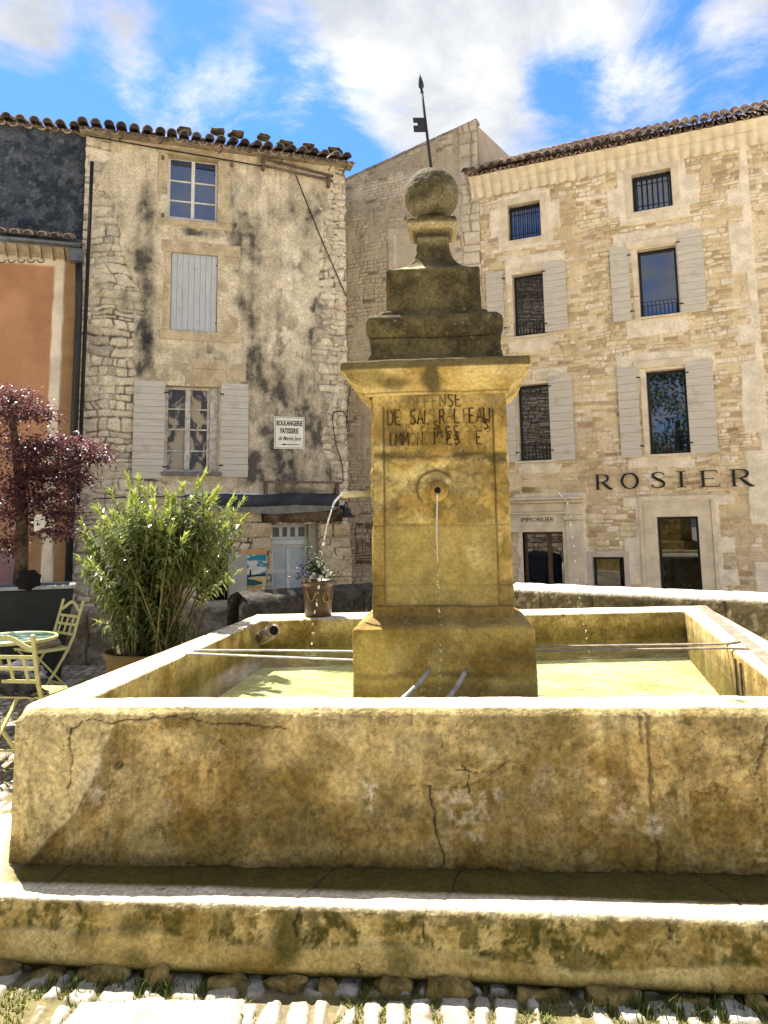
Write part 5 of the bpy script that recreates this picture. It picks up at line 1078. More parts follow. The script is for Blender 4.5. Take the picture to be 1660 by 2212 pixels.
D1 = op(1132, 1219, 1149, 1262); D2 = op(1423, 1513, 1116, 1267); SW = op(1281, 1350, 1203, 1262); D1 = (D1[0], -1.1, D1[2], D1[3]); D2 = (D2[0], -.3, D2[2], D2[3]); SW = (SW[0], -.2, SW[2], SW[3])
def rb(px0, py0, px1, py1): return RH.box(px0, py0, px1, py1)
def stone_fn(U_, Z_):
    d, r1, r2 = rubble(U_, Z_, (.045, .105), (.10, .27), 51, .03)
    vis = ss(.28, .55, fb(U_*.9, Z_*.9, 921, 4)*.8+.5*r1-.12); st = ss(.002, .014, d+.012*(fb(U_*18, Z_*18, 923, 3)-.5))*vis
    cream = np.zeros_like(U_); wv = (fb(U_*4.5, Z_*4.5, 925, 4)-.5)*.16
    def patch(r, teeth=.1, zk=.3):
        tt = teeth*(hsh(np.floor(Z_/zk), np.floor(Z_*0)+7, 5) > .5)
        return ss(-.012, .012, U_-r[0]+tt+wv*.4)*ss(-.012, .012, r[2]+tt-U_+wv*.4)*ss(-.012, .012, Z_-r[1]+wv*.5)*ss(-.012, .012, r[3]-Z_+wv*.5)
    for r, tt in [(grow(W1, .20, .20), .16), (grow(W2, .26, .24), .2), (rb(1325, 510, 1515, 545), 0), (rb(1092, 560, 1222, 600), 0), (rb(1330, 770, 1545, 805), 0), (rb(1150, 800, 1228, 830), 0), (rb(1352, 690, 1485, 716), .05), (rb(1100, 732, 1190, 756), .05), (rb(1362, 984, 1495, 1008), .05), (rb(1126, 998, 1205, 1022), .05),
                  (grow(D2, .34, .36), .22), (rb(1118, 1070, 1272, 1260), .03), (rb(1270, 1190, 1420, 1262), 0)]: cream = np.maximum(cream, patch(r, tt, .27))
    qn = ss(-.01, .01, U_-(ur-.12-.24*(hsh(np.floor(Z_/.31), np.floor(Z_*0)+3, 8) > .5))+wv*.5)*(1-ss(0, .02, U_-ur)); cream = np.maximum(cream, qn)
    plast = ss(0, .02, U_-ur)
    h = .018*st*(.35+.65*r1)*(1-cream)+.022*cream*(1-plast)+(fb(U_*1.5, Z_*1.5, 927)-.5)*.035*(1-cream)+(fb(U_*14, Z_*14, 929, 3)-.5)*.006
    st = st*(1-cream); j = (1-ss(0., .010, d))*vis*(1-cream)
    big = ss(.62, .68, fb(U_*2.4+7, Z_*4.2, 933, 3))*.6*(1-cream)
    m1 = np.maximum(st*ss(.35, .8, r2), plast*.3); m2 = np.maximum(j*.75*ss(.35, .6, fb(U_*3, Z_*3, 935)), st*.55*(r2 < .25)); m3 = st*.7*(r1 > .975); m4 = np.maximum(cream*(.75+.3*fb(U_*3, Z_*3, 937)), st*.85*(r2 > .955))
    m2 = np.maximum(m2, .35*ss(.55, .7, fb(U_*1.1, Z_*1.3, 939, 5))*(1-cream))
    return h, [m1, m2, m3, m4]
wall('wall', RH, M['rubble'], stone, ugr+.002, uend, -1.3, zt_+.02, .0165, [W1, W2, W3, W4, W5, W6, D1, D2, SW], stone_fn, v=-.012)
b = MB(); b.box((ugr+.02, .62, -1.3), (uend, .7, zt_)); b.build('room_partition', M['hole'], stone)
b = MB(); b.box((uend-.02, .0, -1.3), (uend+.1, 6, zt_)); b.box((ugr+.02, 5.9, -1.3), (uend-.03, 6., zt_)); b.build('side_wall', M['gablewall'], stone)
def rsurr(hole, w_, proj=.03, name='window_surround', top=None):
    b = MB(); u0, z0, u1, z1 = hole; t_ = top or w_
    b.box((u0-w_, -proj-.012, z0-w_*.9), (u1+w_, .2, z0)); b.box((u0-w_, -proj-.012, z1), (u1+w_, .2, z1+t_)); b.box((u0-w_, -proj-.010, z0), (u0, .2, z1)); b.box((u1, -proj-.010, z0), (u1+w_, .2, z1))
    return b.build(name, M['cutstone'], stone, bevel=.008)
def steelwin(r, v=.13, glass='glass', mull=(), nm='window'):
    b = MB(); ring(b, r, grow(r, -.045), v, v+.06)
    for f in mull: u = r[0]+(r[2]-r[0])*f; b.box((u-.035, v-.006, r[1]+.045), (u+.035, v+.05, r[3]-.045))
    o = b.build(nm, M['steel'], stone, bevel=.003); p = MB(); p.box((r[0]+.04, v+.025, r[1]+.04), (r[2]-.04, v+.032, r[3]-.04)); p.build('pane', M[glass], o); return o
for W_ in (W1, W2):
    rsurr(W_, .13); o = steelwin(W_); rails(o, grow(W_, -.02), .05, 7, (.14, .87), t=.016)
for W_, L_ in ((W3, 1), (W4, 1), (W5, 1), (W6, 1)):
    rsurr(W_, .10, .02); o = steelwin(W_); rr = (W_[0]+.02, W_[1]+.03, W_[2]-.02, W_[1]+.03+.20*(W_[3]-W_[1])); rails(o, rr, .03, 9, (.0, 1.), 'steel', 'guard_rail', .010)
    b = MB(); b.box((W_[0]-.08, -.09, W_[1]-.05), (W_[2]+.08, -.0325, W_[1]-.008)); b.build('window_sill', M['cutstone'], stone, bevel=.008)
def shr(x0, x1, yt, yb, hg): shutter(stone, op(x0, x1, yt, yb), M['shut_r'], 11, True, -.085, True, hinge=hg)
shr(1054, 1091, 590, 730, 'R'); shr(1177, 1226, 567, 717, 'L'); shr(1322, 1362, 538, 697, 'R'); shr(1467, 1523, 500.5, 677, 'L'); shr(1090, 1117, 830, 1000, 'R'); shr(1190, 1241, 811, 994.7, 'L'); shr(1339, 1383, 796, 989, 'R'); shr(1487, 1546, 780, 980, 'L')
# hood mouldings over the shuttered windows
for x0, x1, y0, y1, s_ in [(1352, 1485, 517, 533, 0), (1368, 1502, 777, 793, 0), (1128, 1200, 570, 585, 0), (1160, 1212, 806, 820, 0)]:
    r = op(x0, x1, y0, y1); b = MB(); b.box((r[0], -.075, r[1]), (r[2], -.0, r[3])); b.build('window_hood', M['cutstone'], stone, bevel=.01)
# right shop door with moulded surround
rsurr(D2, .22, .03, 'door_surround', .26); b = MB(); ring(b, (D2[0]-.28, D2[1], D2[2]+.28, D2[3]+.36), (D2[0]-.223, D2[1]+.001, D2[2]+.223, D2[3]+.29), -.07, -.02); b.build('door_moulding', M['cutstone'], stone, bevel=.01)
o = steelwin(D2, .16, 'glassd', (), 'door')
b = MB(); b.box((D2[0]+.05, .30, D2[1]+.05), (D2[2]-.05, .4, RH.uz(1470, 1247)[1])); b.build('display_shelf', plain('grey_shelf', (.30, .31, .30), .6), o)
b = MB(); rock(b, ((D2[0]+D2[2])/2+.1, .26, RH.uz(1470, 1262)[1]), .2, .04, .13, 77, 0, 8, 14, .8); b.build('display_vase', plain('pale_vase', (.45, .43, .38), .5), o)
o = steelwin(SW, .14, 'glassd', (), 'window'); b = MB(); b.box((SW[0]+.05, .25, SW[1]), (SW[2]-.05, .3, RH.uz(1315, 1248)[1])); b.build('blue_blind', plain('blue_blind', (.02, .035, .20), .5), o)
b = MB(); ring(b, (SW[0]-.09, SW[1], SW[2]+.09, SW[3]+.1), (SW[0], SW[1]+.001, SW[2], SW[3]), -.04, .14); b.build('window_surround', plain('grey_surround', (.50, .43, .32), .9, .12, 4), stone, bevel=.006)
# estate agent's door: brown frame, moulded pilasters, cornice and fascia
u0, z0, u1, z1 = D1; b = MB(); ring(b, D1, (u0+.05, z0+.05, u1-.04, z1-.04), .10, .16); um = RH.uz(1186, 1200)[0]; b.box((um-.04, .095, z0+.05), (um+.04, .155, z1-.04)); dd = b.build('door', M['brownwood'], stone, bevel=.005)
b = MB(); b.box((u0+.045, .125, z0+.045), (u1-.035, .132, z1-.035)); b.build('pane', M['glass'], dd)
b = MB(); b.box((u0-.5, -.045, z1), (u1+.001, .1, z1+.10)); b.box((u1, -.05, z0), (u1+.07, .16, z1+.10)); zf = RH.uz(1200, 1110)[1]; zf2 = RH.uz(1200, 1094)[1]
b.box((u0-.5, -.04, z1+.102), (u1+.07, .1, zf)); b.box((u0-.5, -.085, zf+.001), (u1+.10, .1, zf+.04)); b.box((u0-.5, -.055, zf+.042), (u1+.07, .1, zf2+.06))
b.build('door_surround', M['cutstone'], stone, bevel=.008)
ua = RH.uz(1226, 1180)[0]; ub_ = RH.uz(1262, 1180)[0]; b = MB(); b.box((ua, -.07, z0), (ub_, .05, zf-.12)); b.box((ua-.03, -.10, zf-.118), (ub_+.03, .05, zf-.03)); b.box((ua, -.075, zf-.028), (ub_, .05, RH.uz(1240, 1088)[1])); b.build('pilaster', M['cutstone'], stone, bevel=.008)
zc0 = RH.uz(1200, 1086)[1]; b = MB(); b.box((u0-.6, -.13, zc0), (ub_+.04, .05, zc0+.05)); b.box((u0-.6, -.19, zc0+.052), (ub_+.09, .05, zc0+.10)); b.build('door_cornice', M['cutstone'], stone, bevel=.012)
tz = RH.uz(1161, 1123); text('lettering', 'IMMOBILIER', .108, M['darkpaint'], stone, (RH.uz(1161.5, 1123)[0], -.0425, tz[1]), rx, 1.08, 0.)
# ROSIER in roman capitals
def roman(ch):
    T_, t_, sf = .135, .045, .02; R_ = []
    def stem(x, w_=T_): R_.append(([(x, .0), (x, 1.)], w_)); [R_.append(([(x-w_*.5-.09, y), (x+w_*.5+.09, y)], .035)) for y in (.0175, .9825)]
    def cur(p, n=18):                            # Catmull-Rom through (x,z,width)
        o = []; P = [p[0]]+p+[p[-1]]
        for i in range(1, len(P)-2):
            for k in range(n):
                t = k/n; o.append(tuple(.5*((2*P[i][j])+(-P[i-1][j]+P[i+1][j])*t+(2*P[i-1][j]-5*P[i][j]+4*P[i+1][j]-P[i+2][j])*t*t+(-P[i-1][j]+3*P[i][j]-3*P[i+1][j]+P[i+2][j])*t**3) for j in range(3)))
        o.append(p[-1]); R_.append(([(a, b_) for a, b_, _ in o], [c_ for _, _, c_ in o]))
    if ch == 'I': stem(.16)
    if ch == 'R':
        stem(.17); cur([(.2, .975, .04), (.48, .975, .045), (.70, .88, .10), (.74, .74, .13), (.68, .59, .10), (.46, .49, .045), (.2, .485, .04)]); cur([(.42, .5, .08), (.62, .26, .14), (.82, .06, .13), (1.0, .015, .03)])
    if ch == 'O': cur([(.5, .975, .05), (.22, .86, .10), (.075, .5, .14), (.22, .14, .10), (.5, .025, .05), (.78, .14, .10), (.925, .5, .14), (.78, .86, .10), (.5, .975, .05)])
    if ch == 'S':
        cur([(.66, .80, .03), (.58, .93, .05), (.38, .975, .05), (.18, .88, .09), (.15, .73, .12), (.32, .58, .13), (.55, .44, .135), (.68, .27, .12), (.60, .10, .09), (.38, .025, .05), (.16, .08, .05), (.09, .24, .03)]); R_.append(([(.665, .78), (.665, .95)], .03)); R_.append(([(.085, .05), (.085, .26)], .03))
    if ch == 'E':
        stem(.17); R_.append(([(.17, .975), (.72, .975)], .045)); R_.append(([(.71, .99), (.735, .80)], [.05, .02])); R_.append(([(.17, .51), (.58, .51)], .04)); R_.append(([(.575, .60), (.575, .42)], .03)); R_.append(([(.17, .025), (.78, .025)], .045)); R_.append(([(.765, .01), (.81, .22)], [.05, .02]))
    return R_
for ch, x0, x1, yt, yb in [('R', 1286, 1325, 1025, 1057.5), ('O', 1342, 1382, 1021.5, 1056), ('S', 1406, 1439, 1019.5, 1054.5), ('I', 1463, 1484, 1018, 1053), ('E', 1511, 1556, 1016, 1052), ('R', 1578, 1631, 1013.5, 1050.5)]:
    a = RH.uz(x0, yb, -.04); c = RH.uz(x1, yb, -.04); zt2 = RH.uz((x0+x1)/2, yt, -.04)[1]; zb2 = RH.uz((x0+x1)/2, yb, -.04)[1]
    wmax = {'R': 1.0, 'O': 1., 'S': .75, 'I': .32, 'E': .82}[ch]; sx_ = (c[0]-a[0])/wmax; sz = zt2-zb2; b = MB()
    for i, (pts, ws) in enumerate(roman(ch)): b.ribbon([(x*sx_, z*sz) for x, z in pts], [q*sz*1.25 for q in ws] if isinstance(ws, list) else ws*sz*1.25, -.0004*i, .006)
    o = b.build('letter', M['darkpaint'], stone); o.location = (a[0], -.052, zb2)
# genoise, roof slab, tiles
gz0 = zt_; b = MB(); n = 0
uu = np.arange(ugr-.14, uend, .0135)
def corr(u): return np.abs(np.cos(np.pi*(u-ugr)/.185))
for tier, (za, zb_, va, vb) in enumerate([(gz0, gz0+.17, -.02, -.13), (gz0+.172, gz0+.34, -.10, -.26)]):
    tt = np.linspace(0, 1, 7); U2, T2 = np.meshgrid(uu, tt, indexing='ij'); sft = 0.
    w_ = np.abs(np.cos(np.pi*(U2-ugr+sft)/.185))
    Vv = va+(vb-va)*T2-(.035 if tier == 0 else .02)*w_*(1-.3*T2); Zz = za+(zb_-za)*T2-(.055 if tier == 0 else .012)*w_*(1-T2)+.02*(fb(U2*8, T2*3, 951)-.5)
    V = np.stack([U2, Vv, Zz], -1); k = len(uu)*7
    V2 = np.stack([U2, np.full_like(U2, .05), Zz*0+za+(zb_-za)*T2], -1)
    # outer skin, closed underneath and at the ends by a back skin
    bot = np.stack([V[:, 0], V2[:, 0]], 1); tp = np.stack([V[:, -1], V2[:, -1]], 1)
    allV = np.concatenate([V.reshape(-1, 3), bot.reshape(-1, 3), tp.reshape(-1, 3)]); nb_ = bot.shape[0]*2
    allF = np.concatenate([quads(len(uu), 7).reshape(-1, 4), quads(len(uu), 2, True).reshape(-1, 4)+k, quads(len(uu), 2).reshape(-1, 4)+k+nb_])
    mesh_np('genoise', allV, allF, plain('cream_genoise', (.62, .52, .36), .9, .12, 6., bump=.4), stone)
    b2 = MB(); b2.box((ugr-.14, va*.6+.02, za-.0), (ugr-.13, .05, zb_)); b2.build('genoise_end', M['cutstone'], stone)
sr_ = rad(28.5); zr_ = gz0+.345
rafter_slab('roof', stone, ugr-.10, uend, zr_, -.24, .8, sr_, M['tiledark'], .03)
tiles('roof_tiles', RH, M['tile'], stone, ugr-.18, uend, zr_-.02, -.34, sr_, 9, .185, .08, .40, 21, hipL=.75)
b = MB(); c_, s_ = math.cos(sr_), math.sin(sr_); dd_ = 3.3
b.add([(ugr-.1, -.2, zr_), (uend, -.2, zr_), (uend, -.2+dd_*c_, zr_+dd_*s_), (ugr-.1+dd_*.75, -.2+dd_*c_, zr_+dd_*s_), (ugr-.1, -.2, zr_+.03), (uend, -.2, zr_+.03), (uend, -.2+dd_*c_, zr_+dd_*s_+.03), (ugr-.1+dd_*.75, -.2+dd_*c_, zr_+dd_*s_+.03)], [(3, 2, 1, 0), (4, 5, 6, 7), (0, 1, 5, 4), (1, 2, 6, 5), (2, 3, 7, 6), (3, 0, 4, 7)]); b.build('roof_deck', M['tiledark'], stone)
b = MB()                                         # hip cap tiles
for i in range(8):
    s0 = i*.40; p = Vector((ugr-.16+s0*.75, -.32+s0*c_, zr_+.10+s0*s_)); s1 = s0+.46; q = Vector((ugr-.16+s1*.75, -.32+s1*c_, zr_+.10+s1*s_)); b.tube([p, q], [.085, .075], 10)
b.build('hip_tiles', M['tile'], stone, True)

# ================================================================== GROUND
M['street'] = masked('street_paving', (.50, .44, .34), (.62, .56, .45), 1.2, fine=.2, bump=.6, bd=.01, bsc=14, fsc=14)
b = MB(); b.add([(-400, -400, -1.25), (400, -400, -1.25), (400, 400, -1.25), (-400, 400, -1.25)], [(0, 1, 2, 3)]); tag(b.build('street', M['street']), kind='structure')
M['cobble'] = masked('pale_cobbles', (.30, .26, .20), (.43, .385, .31), 9., c1=(.48, .44, .37), c2=(.17, .13, .07), c3=(.15, .125, .05), fine=.2, bump=.7, bd=.006, bsc=40, fsc=45, spots=((.33, .28, .19), 24, .5))
# plaza: raised slab with its outline along the parapets
edge = [(-14, -16), (14, -16), (14, 3), (5.6, 7.2), (4.25, 8.35), (1.75, 10.35), (.4, 10.9), (-.25, 10.2), (-1.55, 8.55), (-1.9, 9.6), (-2.3, 12.8), (-14, 12.8)]
n = len(edge); b = MB()
b.add([(x, y, -1.3) for x, y in edge]+[(x, y, -.02) for x, y in edge], [tuple(range(n, 2*n))]+[(k, (k+1) % n, n+(k+1) % n, n+k) for k in range(n)])
plz = tag(b.build('plaza', M['street']), kind='structure')
def cobbles(name, x0, x1, y0, y1, res, seed, flats=(), amp=.015, ang=0.):
    xs = np.linspace(x0, x1, int((x1-x0)/res)); ys = np.linspace(y0, y1, int((y1-y0)/res)); X, Y = np.meshgrid(xs, ys, indexing='ij')
    c, s = math.cos(ang), math.sin(ang); A, B_ = X*c+Y*s, -X*s+Y*c
    X_ = A+.025*(fb(A*5, B_*5, seed+21, 3)-.5)*2; Y_ = B_+.03*(fb(A*5+9, B_*5, seed+22, 3)-.5)*2
    d, r1, r2 = rubble(X_, Y_, (.13, .20), (.07, .115), seed, .02)
    e = d - .006 + .03*(fb(X*16, Y*16, seed+5, 4)-.5) - .012*r2; st = ss(.0, .012, e)*(r1 > .09)
    for fx0, fx1, fy0, fy1 in flats:
        w_ = (fb(X*6, Y*6, seed+9)-.5)*.06; m = ss(0, .015, X-fx0+w_)*ss(0, .015, fx1-X+w_)*ss(0, .015, Y-fy0+w_)*ss(0, .015, fy1-Y+w_); st = np.maximum(st*(m < .01), m)
    Z = -.008 + st*amp*(.8+.5*r2) + .010*(fb(X*3, Y*3, seed+11)-.5) + .010*(fb(X*25, Y*25, seed+12, 4, .6)-.5)*st
    gr = (1-st)*ss(.42, .6, fb(X*4, Y*4, seed+14, 4)); pl = fb(X*12, Y*12, seed+15)
    o = mesh_np(name, np.stack([X, Y, Z], -1).reshape(-1, 3), quads(*X.shape).reshape(-1, 4), M['cobble'], None, {'m1': st*ss(.4, .7, r2)*.8, 'm2': (1-st)*.95, 'm3': gr})
    tag(o, kind='structure'); return X, Y, Z, st, gr
fg = cobbles('cobbled_paving', -2.3, 2.3, 2.0, 3.25, .0075, 71, [(-1.08, -.50, 2.3, 2.87)])
lf = cobbles('cobbled_paving', -5.2, -1.3, 3.25, 7.4, .02, 72, [(-2.9, -1.3, 3.3, 3.9)], .014)
tb = cobbles('cobbled_paving', -6.5, 3.6, 7.42, 10.9, .04, 73, (), .014)
# grass: tufts between the cobbles and along the foot of the plinth
M['grass'] = leafmat('grass_blades', (.045, .075, .012), (.22, .24, .05), None, .5, .3)
def blades(pts, name):
    R_ = random.Random(31); b = MB()
    for x, y, z, h_, dry in pts:
        a = R_.uniform(0, 6.28); ln = h_*R_.uniform(.6, 1.3); wd = R_.uniform(.0018, .0034); lean = R_.uniform(.1, .9)*ln; dx, dy = math.cos(a), math.sin(a); px_, py_ = -dy*wd, dx*wd
        p1 = (x+dx*lean*.35, y+dy*lean*.35, z+ln*.6); p2 = (x+dx*lean, y+dy*lean, z+ln*.95)
        b.add([(x-px_, y-py_, z), (x+px_, y+py_, z), (p1[0]+px_*.8, p1[1]+py_*.8, p1[2]), (p1[0]-px_*.8, p1[1]-py_*.8, p1[2]), p2], [(0, 1, 2, 3), (3, 2, 4)], max(.01, min(1, dry+R_.uniform(-.2, .2))))
    return tag(b.build(name, M['grass']), kind='stuff')
R_ = np.random.RandomState(5); pts = []
X, Y, Z, st, gr = fg; ok = np.argwhere((st < .5) & (Y < 2.95) & (Y > 2.45)); sel = ok[R_.randint(0, len(ok), 20000)]; cl_ = fb(X*3.2, Y*3.2, 781, 4)
for i, j in sel:
    if cl_[i, j] > .40: pts.append((X[i, j]+R_.normal(0, .004), Y[i, j]+R_.normal(0, .004), Z[i, j]-.004, .009+.012*R_.rand(), .5+.5*R_.rand()))
for k in range(1100):
    x = R_.uniform(-2., 2.4); 
    if fb(np.array([x*2.6]), np.array([3.]), 791, 3)[0] < .50: continue
    q = PLP.w(x, -.03-abs(R_.normal(0, .04)), 0); pts.append((q.x, q.y, -.005, .03+.035*R_.rand(), .1*R_.rand()))
X, Y, Z, st, gr = lf; ok = np.argwhere((st < .4) & (X < -1.5)); sel = ok[R_.randint(0, len(ok), 2500)]
for i, j in sel:
    if fb(X[i:i+1, j:j+1]*2, Y[i:i+1, j:j+1]*2, 785, 3)[0, 0] > .5: pts.append((X[i, j], Y[i, j], Z[i, j], .03, .6))
blades(pts, 'grass')

# ================================================================== PARAPETS AND LOW WALL
def parapet(name, pts, ztop, th, mat, label, z0=-1.2, dome=.03, joints=(), light_top=True, seed=0):
    """stone parapet following pts (front line), thickness th to the back"""
    P = np.array(pts, float); seg = np.hypot(*(P[1:]-P[:-1]).T); S = np.concatenate([[0], np.cumsum(seg)]); n = int(S[-1]/.022); s = np.linspace(0, S[-1], n)
    X = np.interp(s, S, P[:, 0]); Y = np.interp(s, S, P[:, 1]); tx = np.gradient(X); ty = np.gradient(Y); l = np.hypot(tx, ty); nx, ny = -ty/l, tx/l   # left normal = behind for left-to-right walls
    pr = resample([(0, z0), (0, .2), (0, ztop-.09), (.015, ztop-.04), (.05, ztop-.01), (.10, ztop), (th*.5, ztop+dome), (th-.06, ztop), (th, ztop-.06), (th, z0)], .03)
    D = pr[:, 0][None, :]*np.ones((n, 1)); Z = pr[:, 1][None, :]*np.ones((n, 1)); Sg = s[:, None]*np.ones_like(D)
    top = ss(ztop-.06, ztop-.015, Z); h = (fb(Sg*3, Z*3+D*3, 851+seed, 5)-.5)*.05+(fb(Sg*16, Z*16+D*16, 853+seed, 4)-.5)*.02
    m3 = np.zeros_like(D)
    for j in joints: g = 1-ss(.004, .018, np.abs(Sg-j-.02*(fb(Z*8, Sg*0, 857)-.5))); m3 = np.maximum(m3, g*.8); h -= g*.02
    speck = ss(.55, .62, fb(Sg*17, Z*17+D*9, 861+seed, 4, .6))*ss(.42, .55, fb(Sg*1.6, Z*2.5, 863+seed))
    V = np.stack([X[:, None]+nx[:, None]*(D-h*.6), Y[:, None]+ny[:, None]*(D-h*.6), Z+h*.5*top], -1)
    o = mesh_np(name, V.reshape(-1, 3), quads(*D.shape).reshape(-1, 4), mat, None, {'m1': np.clip(speck*(1-top)*.75+(top*.95 if light_top else top*.1), 0, 1), 'm2': .5*ss(.55, .65, fb(Sg*4, Z*6, 865))*(1-top), 'm3': m3, 'm4': top*(1. if light_top else 0)})  # light_top paints the sunlit white into the top's colour
    b = MB(); e0, e1 = 0, n-1
    for e in (e0, e1): pass
    return tag(o, label, 'wall')
M['parapet'] = masked('parapet_stone', (.085, .068, .030), (.17, .135, .062), 5., c1=(.40, .33, .20), c2=(.04, .034, .016), c3=(.03, .025, .015), c4=(.58, .53, .43), fine=.35, bump=.8, bd=.012, bsc=26, fsc=30, spots=((.30, .24, .12), 22, .35))
M['shadeparapet'] = masked('shaded_parapet_stone', (.022, .020, .015), (.06, .052, .036), 6., c1=(.19, .17, .13), c2=(.012, .012, .01), c3=(.01, .01, .01), c4=(.10, .10, .10), fine=.4, bump=.9, bd=.012, bsc=26, fsc=30, spots=((.13, .115, .085), 26, .6))  # lichen, plus the shade on this parapet put into its dark colour
p0 = onz(1085, 1266, .85); p1 = onz(1660, 1291, .85); dirp = (p1-p0)/np.linalg.norm(p1-p0); nrm_ = np.array((-dirp[1], dirp[0], 0))
pa_ = onz(1095, 1267, .85); pb_ = onz(1660, 1291, .85); pc_ = pb_+(pb_-pa_)*.6
parapet('parapet_wall', [pa_[:2], pb_[:2], pc_[:2]], .85, .50, M['parapet'], 'pale topped stone parapet with speckled dark face behind the right of the basin', joints=(.45, 1.1, 1.85, 2.55, 3.3, 4.1))
a_ = onz(535, 1300, .80); c_ = onz(640, 1283, .84); d_ = onz(830, 1268, .85)
parapet('parapet_wall', [a_[:2], c_[:2], d_[:2]], .85, .42, M['shadeparapet'], 'lichen covered stone parapet coloured dark for shade with rounded end behind the flower pot', dome=.05, joints=(.75, 1.6), light_top=False, seed=40)
b = MB(); q = a_+np.array((.10, .2, 0)); b.lathe([(.22, -1.2), (.235, .5), (.235, .74), (.20, .83), (.12, .87), (.02, .88)], (q[0], q[1], 0), 28, .02); o = b.build('rounded_end', M['shadeparapet'], [x for x in bpy.data.objects if x.name.startswith('parapet_wall')][-1], True)
# low shaded stone wall in front of the old house
M['shadewall'] = masked('low_wall_stone', (.16, .135, .085), (.30, .255, .17), 3., c1=(.38, .33, .23), c2=(.04, .036, .03), c3=(.03, .03, .025), fine=.3, bump=.9, bd=.015, bsc=18, fsc=22, spots=((.07, .062, .045), 5, .7))
wl = onz(95, 1440, 0); wr = onz(500, 1415, 0); wm = onz(235, 1437, 0)
parapet('low_stone_wall', [wl[:2], wm[:2], wr[:2]], .66, .4, M['shadewall'], 'low shaded rough stone wall behind the oleander and the garden chairs', z0=-.05, dome=.0, joints=(.5, 1.2), light_top=False, seed=60)

# ================================================================== PLANTERS AND PLANTS
def leaf(b, p, d, up, ln, wd, val, bend=.25, fold=0.):
    d = d.normalized(); s_ = d.cross(up)
    if s_.length < 1e-3: s_ = d.cross(Vector((1, 0, 0)))
    s_.normalize(); n_ = s_.cross(d); m = p+d*ln*.45+n_*ln*bend*.3; e = p+d*ln-n_*ln*bend*.4
    b.add([p, m-s_*wd*.5, e, m+s_*wd*.5, p+d*ln*.2-s_*wd*.35, p+d*ln*.2+s_*wd*.35], [(0, 5, 3, 1, 4), (1, 3, 2)], val)
# black box planter with the red leaf tree
Yp = 8.1
q1 = ony(166, 1263, 8.5); zt = q1[2]
M['planter'] = plain('black_planter', (.010, .014, .014), .55, .3, 6, bump=.15); M['soil'] = plain('soil', (.03, .022, .014), .95, .4, 30, bump=.8)
bp = thing('box_planter', 'tall black tapered box planter holding the red leaved tree', 'planter', (-4.30, 8.48, 0), rad(21))
hw = .85; b = MB()
def frustum(b, h0, h1, z0, z1, d0, d1): b.hexa([(-h0, -d0, z0), (h0, -d0, z0), (h0, d0, z0), (-h0, d0, z0), (-h1, -d1, z1), (h1, -d1, z1), (h1, d1, z1), (-h1, d1, z1)])
frustum(b, hw*.88, hw, 0, zt-.04, .24, .30); b.build('tub', M['planter'], bp, bevel=.01)
b = MB(); ring_ = [(-hw-.02, -.32, hw+.02, -.26), (-hw-.02, .26, hw+.02, .32), (-hw-.02, -.259, -hw+.05, .259), (hw-.05, -.259, hw+.02, .259)]
for x0, y0, x1, y1 in ring_: b.box((x0, y0, zt-.038), (x1, y1, zt))
b.build('tub_rim', plain('sunlit_planter_rim', (.30, .31, .31), .35, .15), bp, bevel=.006)  # rim coloured pale to paint the sunlit line along the planter top
b = MB(); b.box((-hw+.04, -.262, zt-.06), (hw-.04, .262, zt-.03)); b.build('soil', M['soil'], bp)
tr = thing('red_leaf_tree', 'small tree with dark red purple leaves growing from the black box planter', 'tree', (-4.05, Yp+.4, zt-.03)); TO = Vector((-4.05, Yp+.4, zt-.03))
M['bark'] = masked('brown_bark', (.05, .032, .02), (.13, .085, .05), 8., fine=.4, bump=1., bd=.012, bsc=30, fsc=35)
b = MB(); tk = [Vector(ony(px, py, Yp+.4))-TO for px, py in [(44, 1262), (47, 1200), (48, 1120), (42, 1030), (34, 960), (25, 900), (18, 850)]]
b.tube(tk, [.075, .07, .062, .055, .045, .035, .02], 10); b.build('trunk', M['bark'], tr, True)
b = MB(); rock(b, Vector(ony(60, 1256, Yp+.3))-TO, .17, .14, .13, 5, 0, 9, 14, .9); b.build('root_clump', M['hole'], tr, True)
M['redleaf'] = leafmat('red_leaves', (.04, .018, .019), (.125, .042, .046), (.24, .08, .09), .42, .45)
R_ = random.Random(17); b = MB(); br = MB()
clouds = [(30, 860, 62, 26, 620), (75, 892, 55, 24, 520), (5, 895, 50, 30, 400), (115, 965, 80, 34, 1000), (180, 975, 58, 30, 640), (210, 985, 32, 20, 260), (60, 985, 60, 36, 700), (105, 1020, 75, 36, 900), (40, 1050, 60, 45, 800), (160, 1030, 45, 26, 400), (90, 1075, 80, 34, 800), (20, 1110, 55, 40, 600), (130, 1110, 55, 26, 420), (120, 1150, 70, 22, 380), (10, 1175, 40, 40, 420), (-10, 950, 40, 40, 300)]
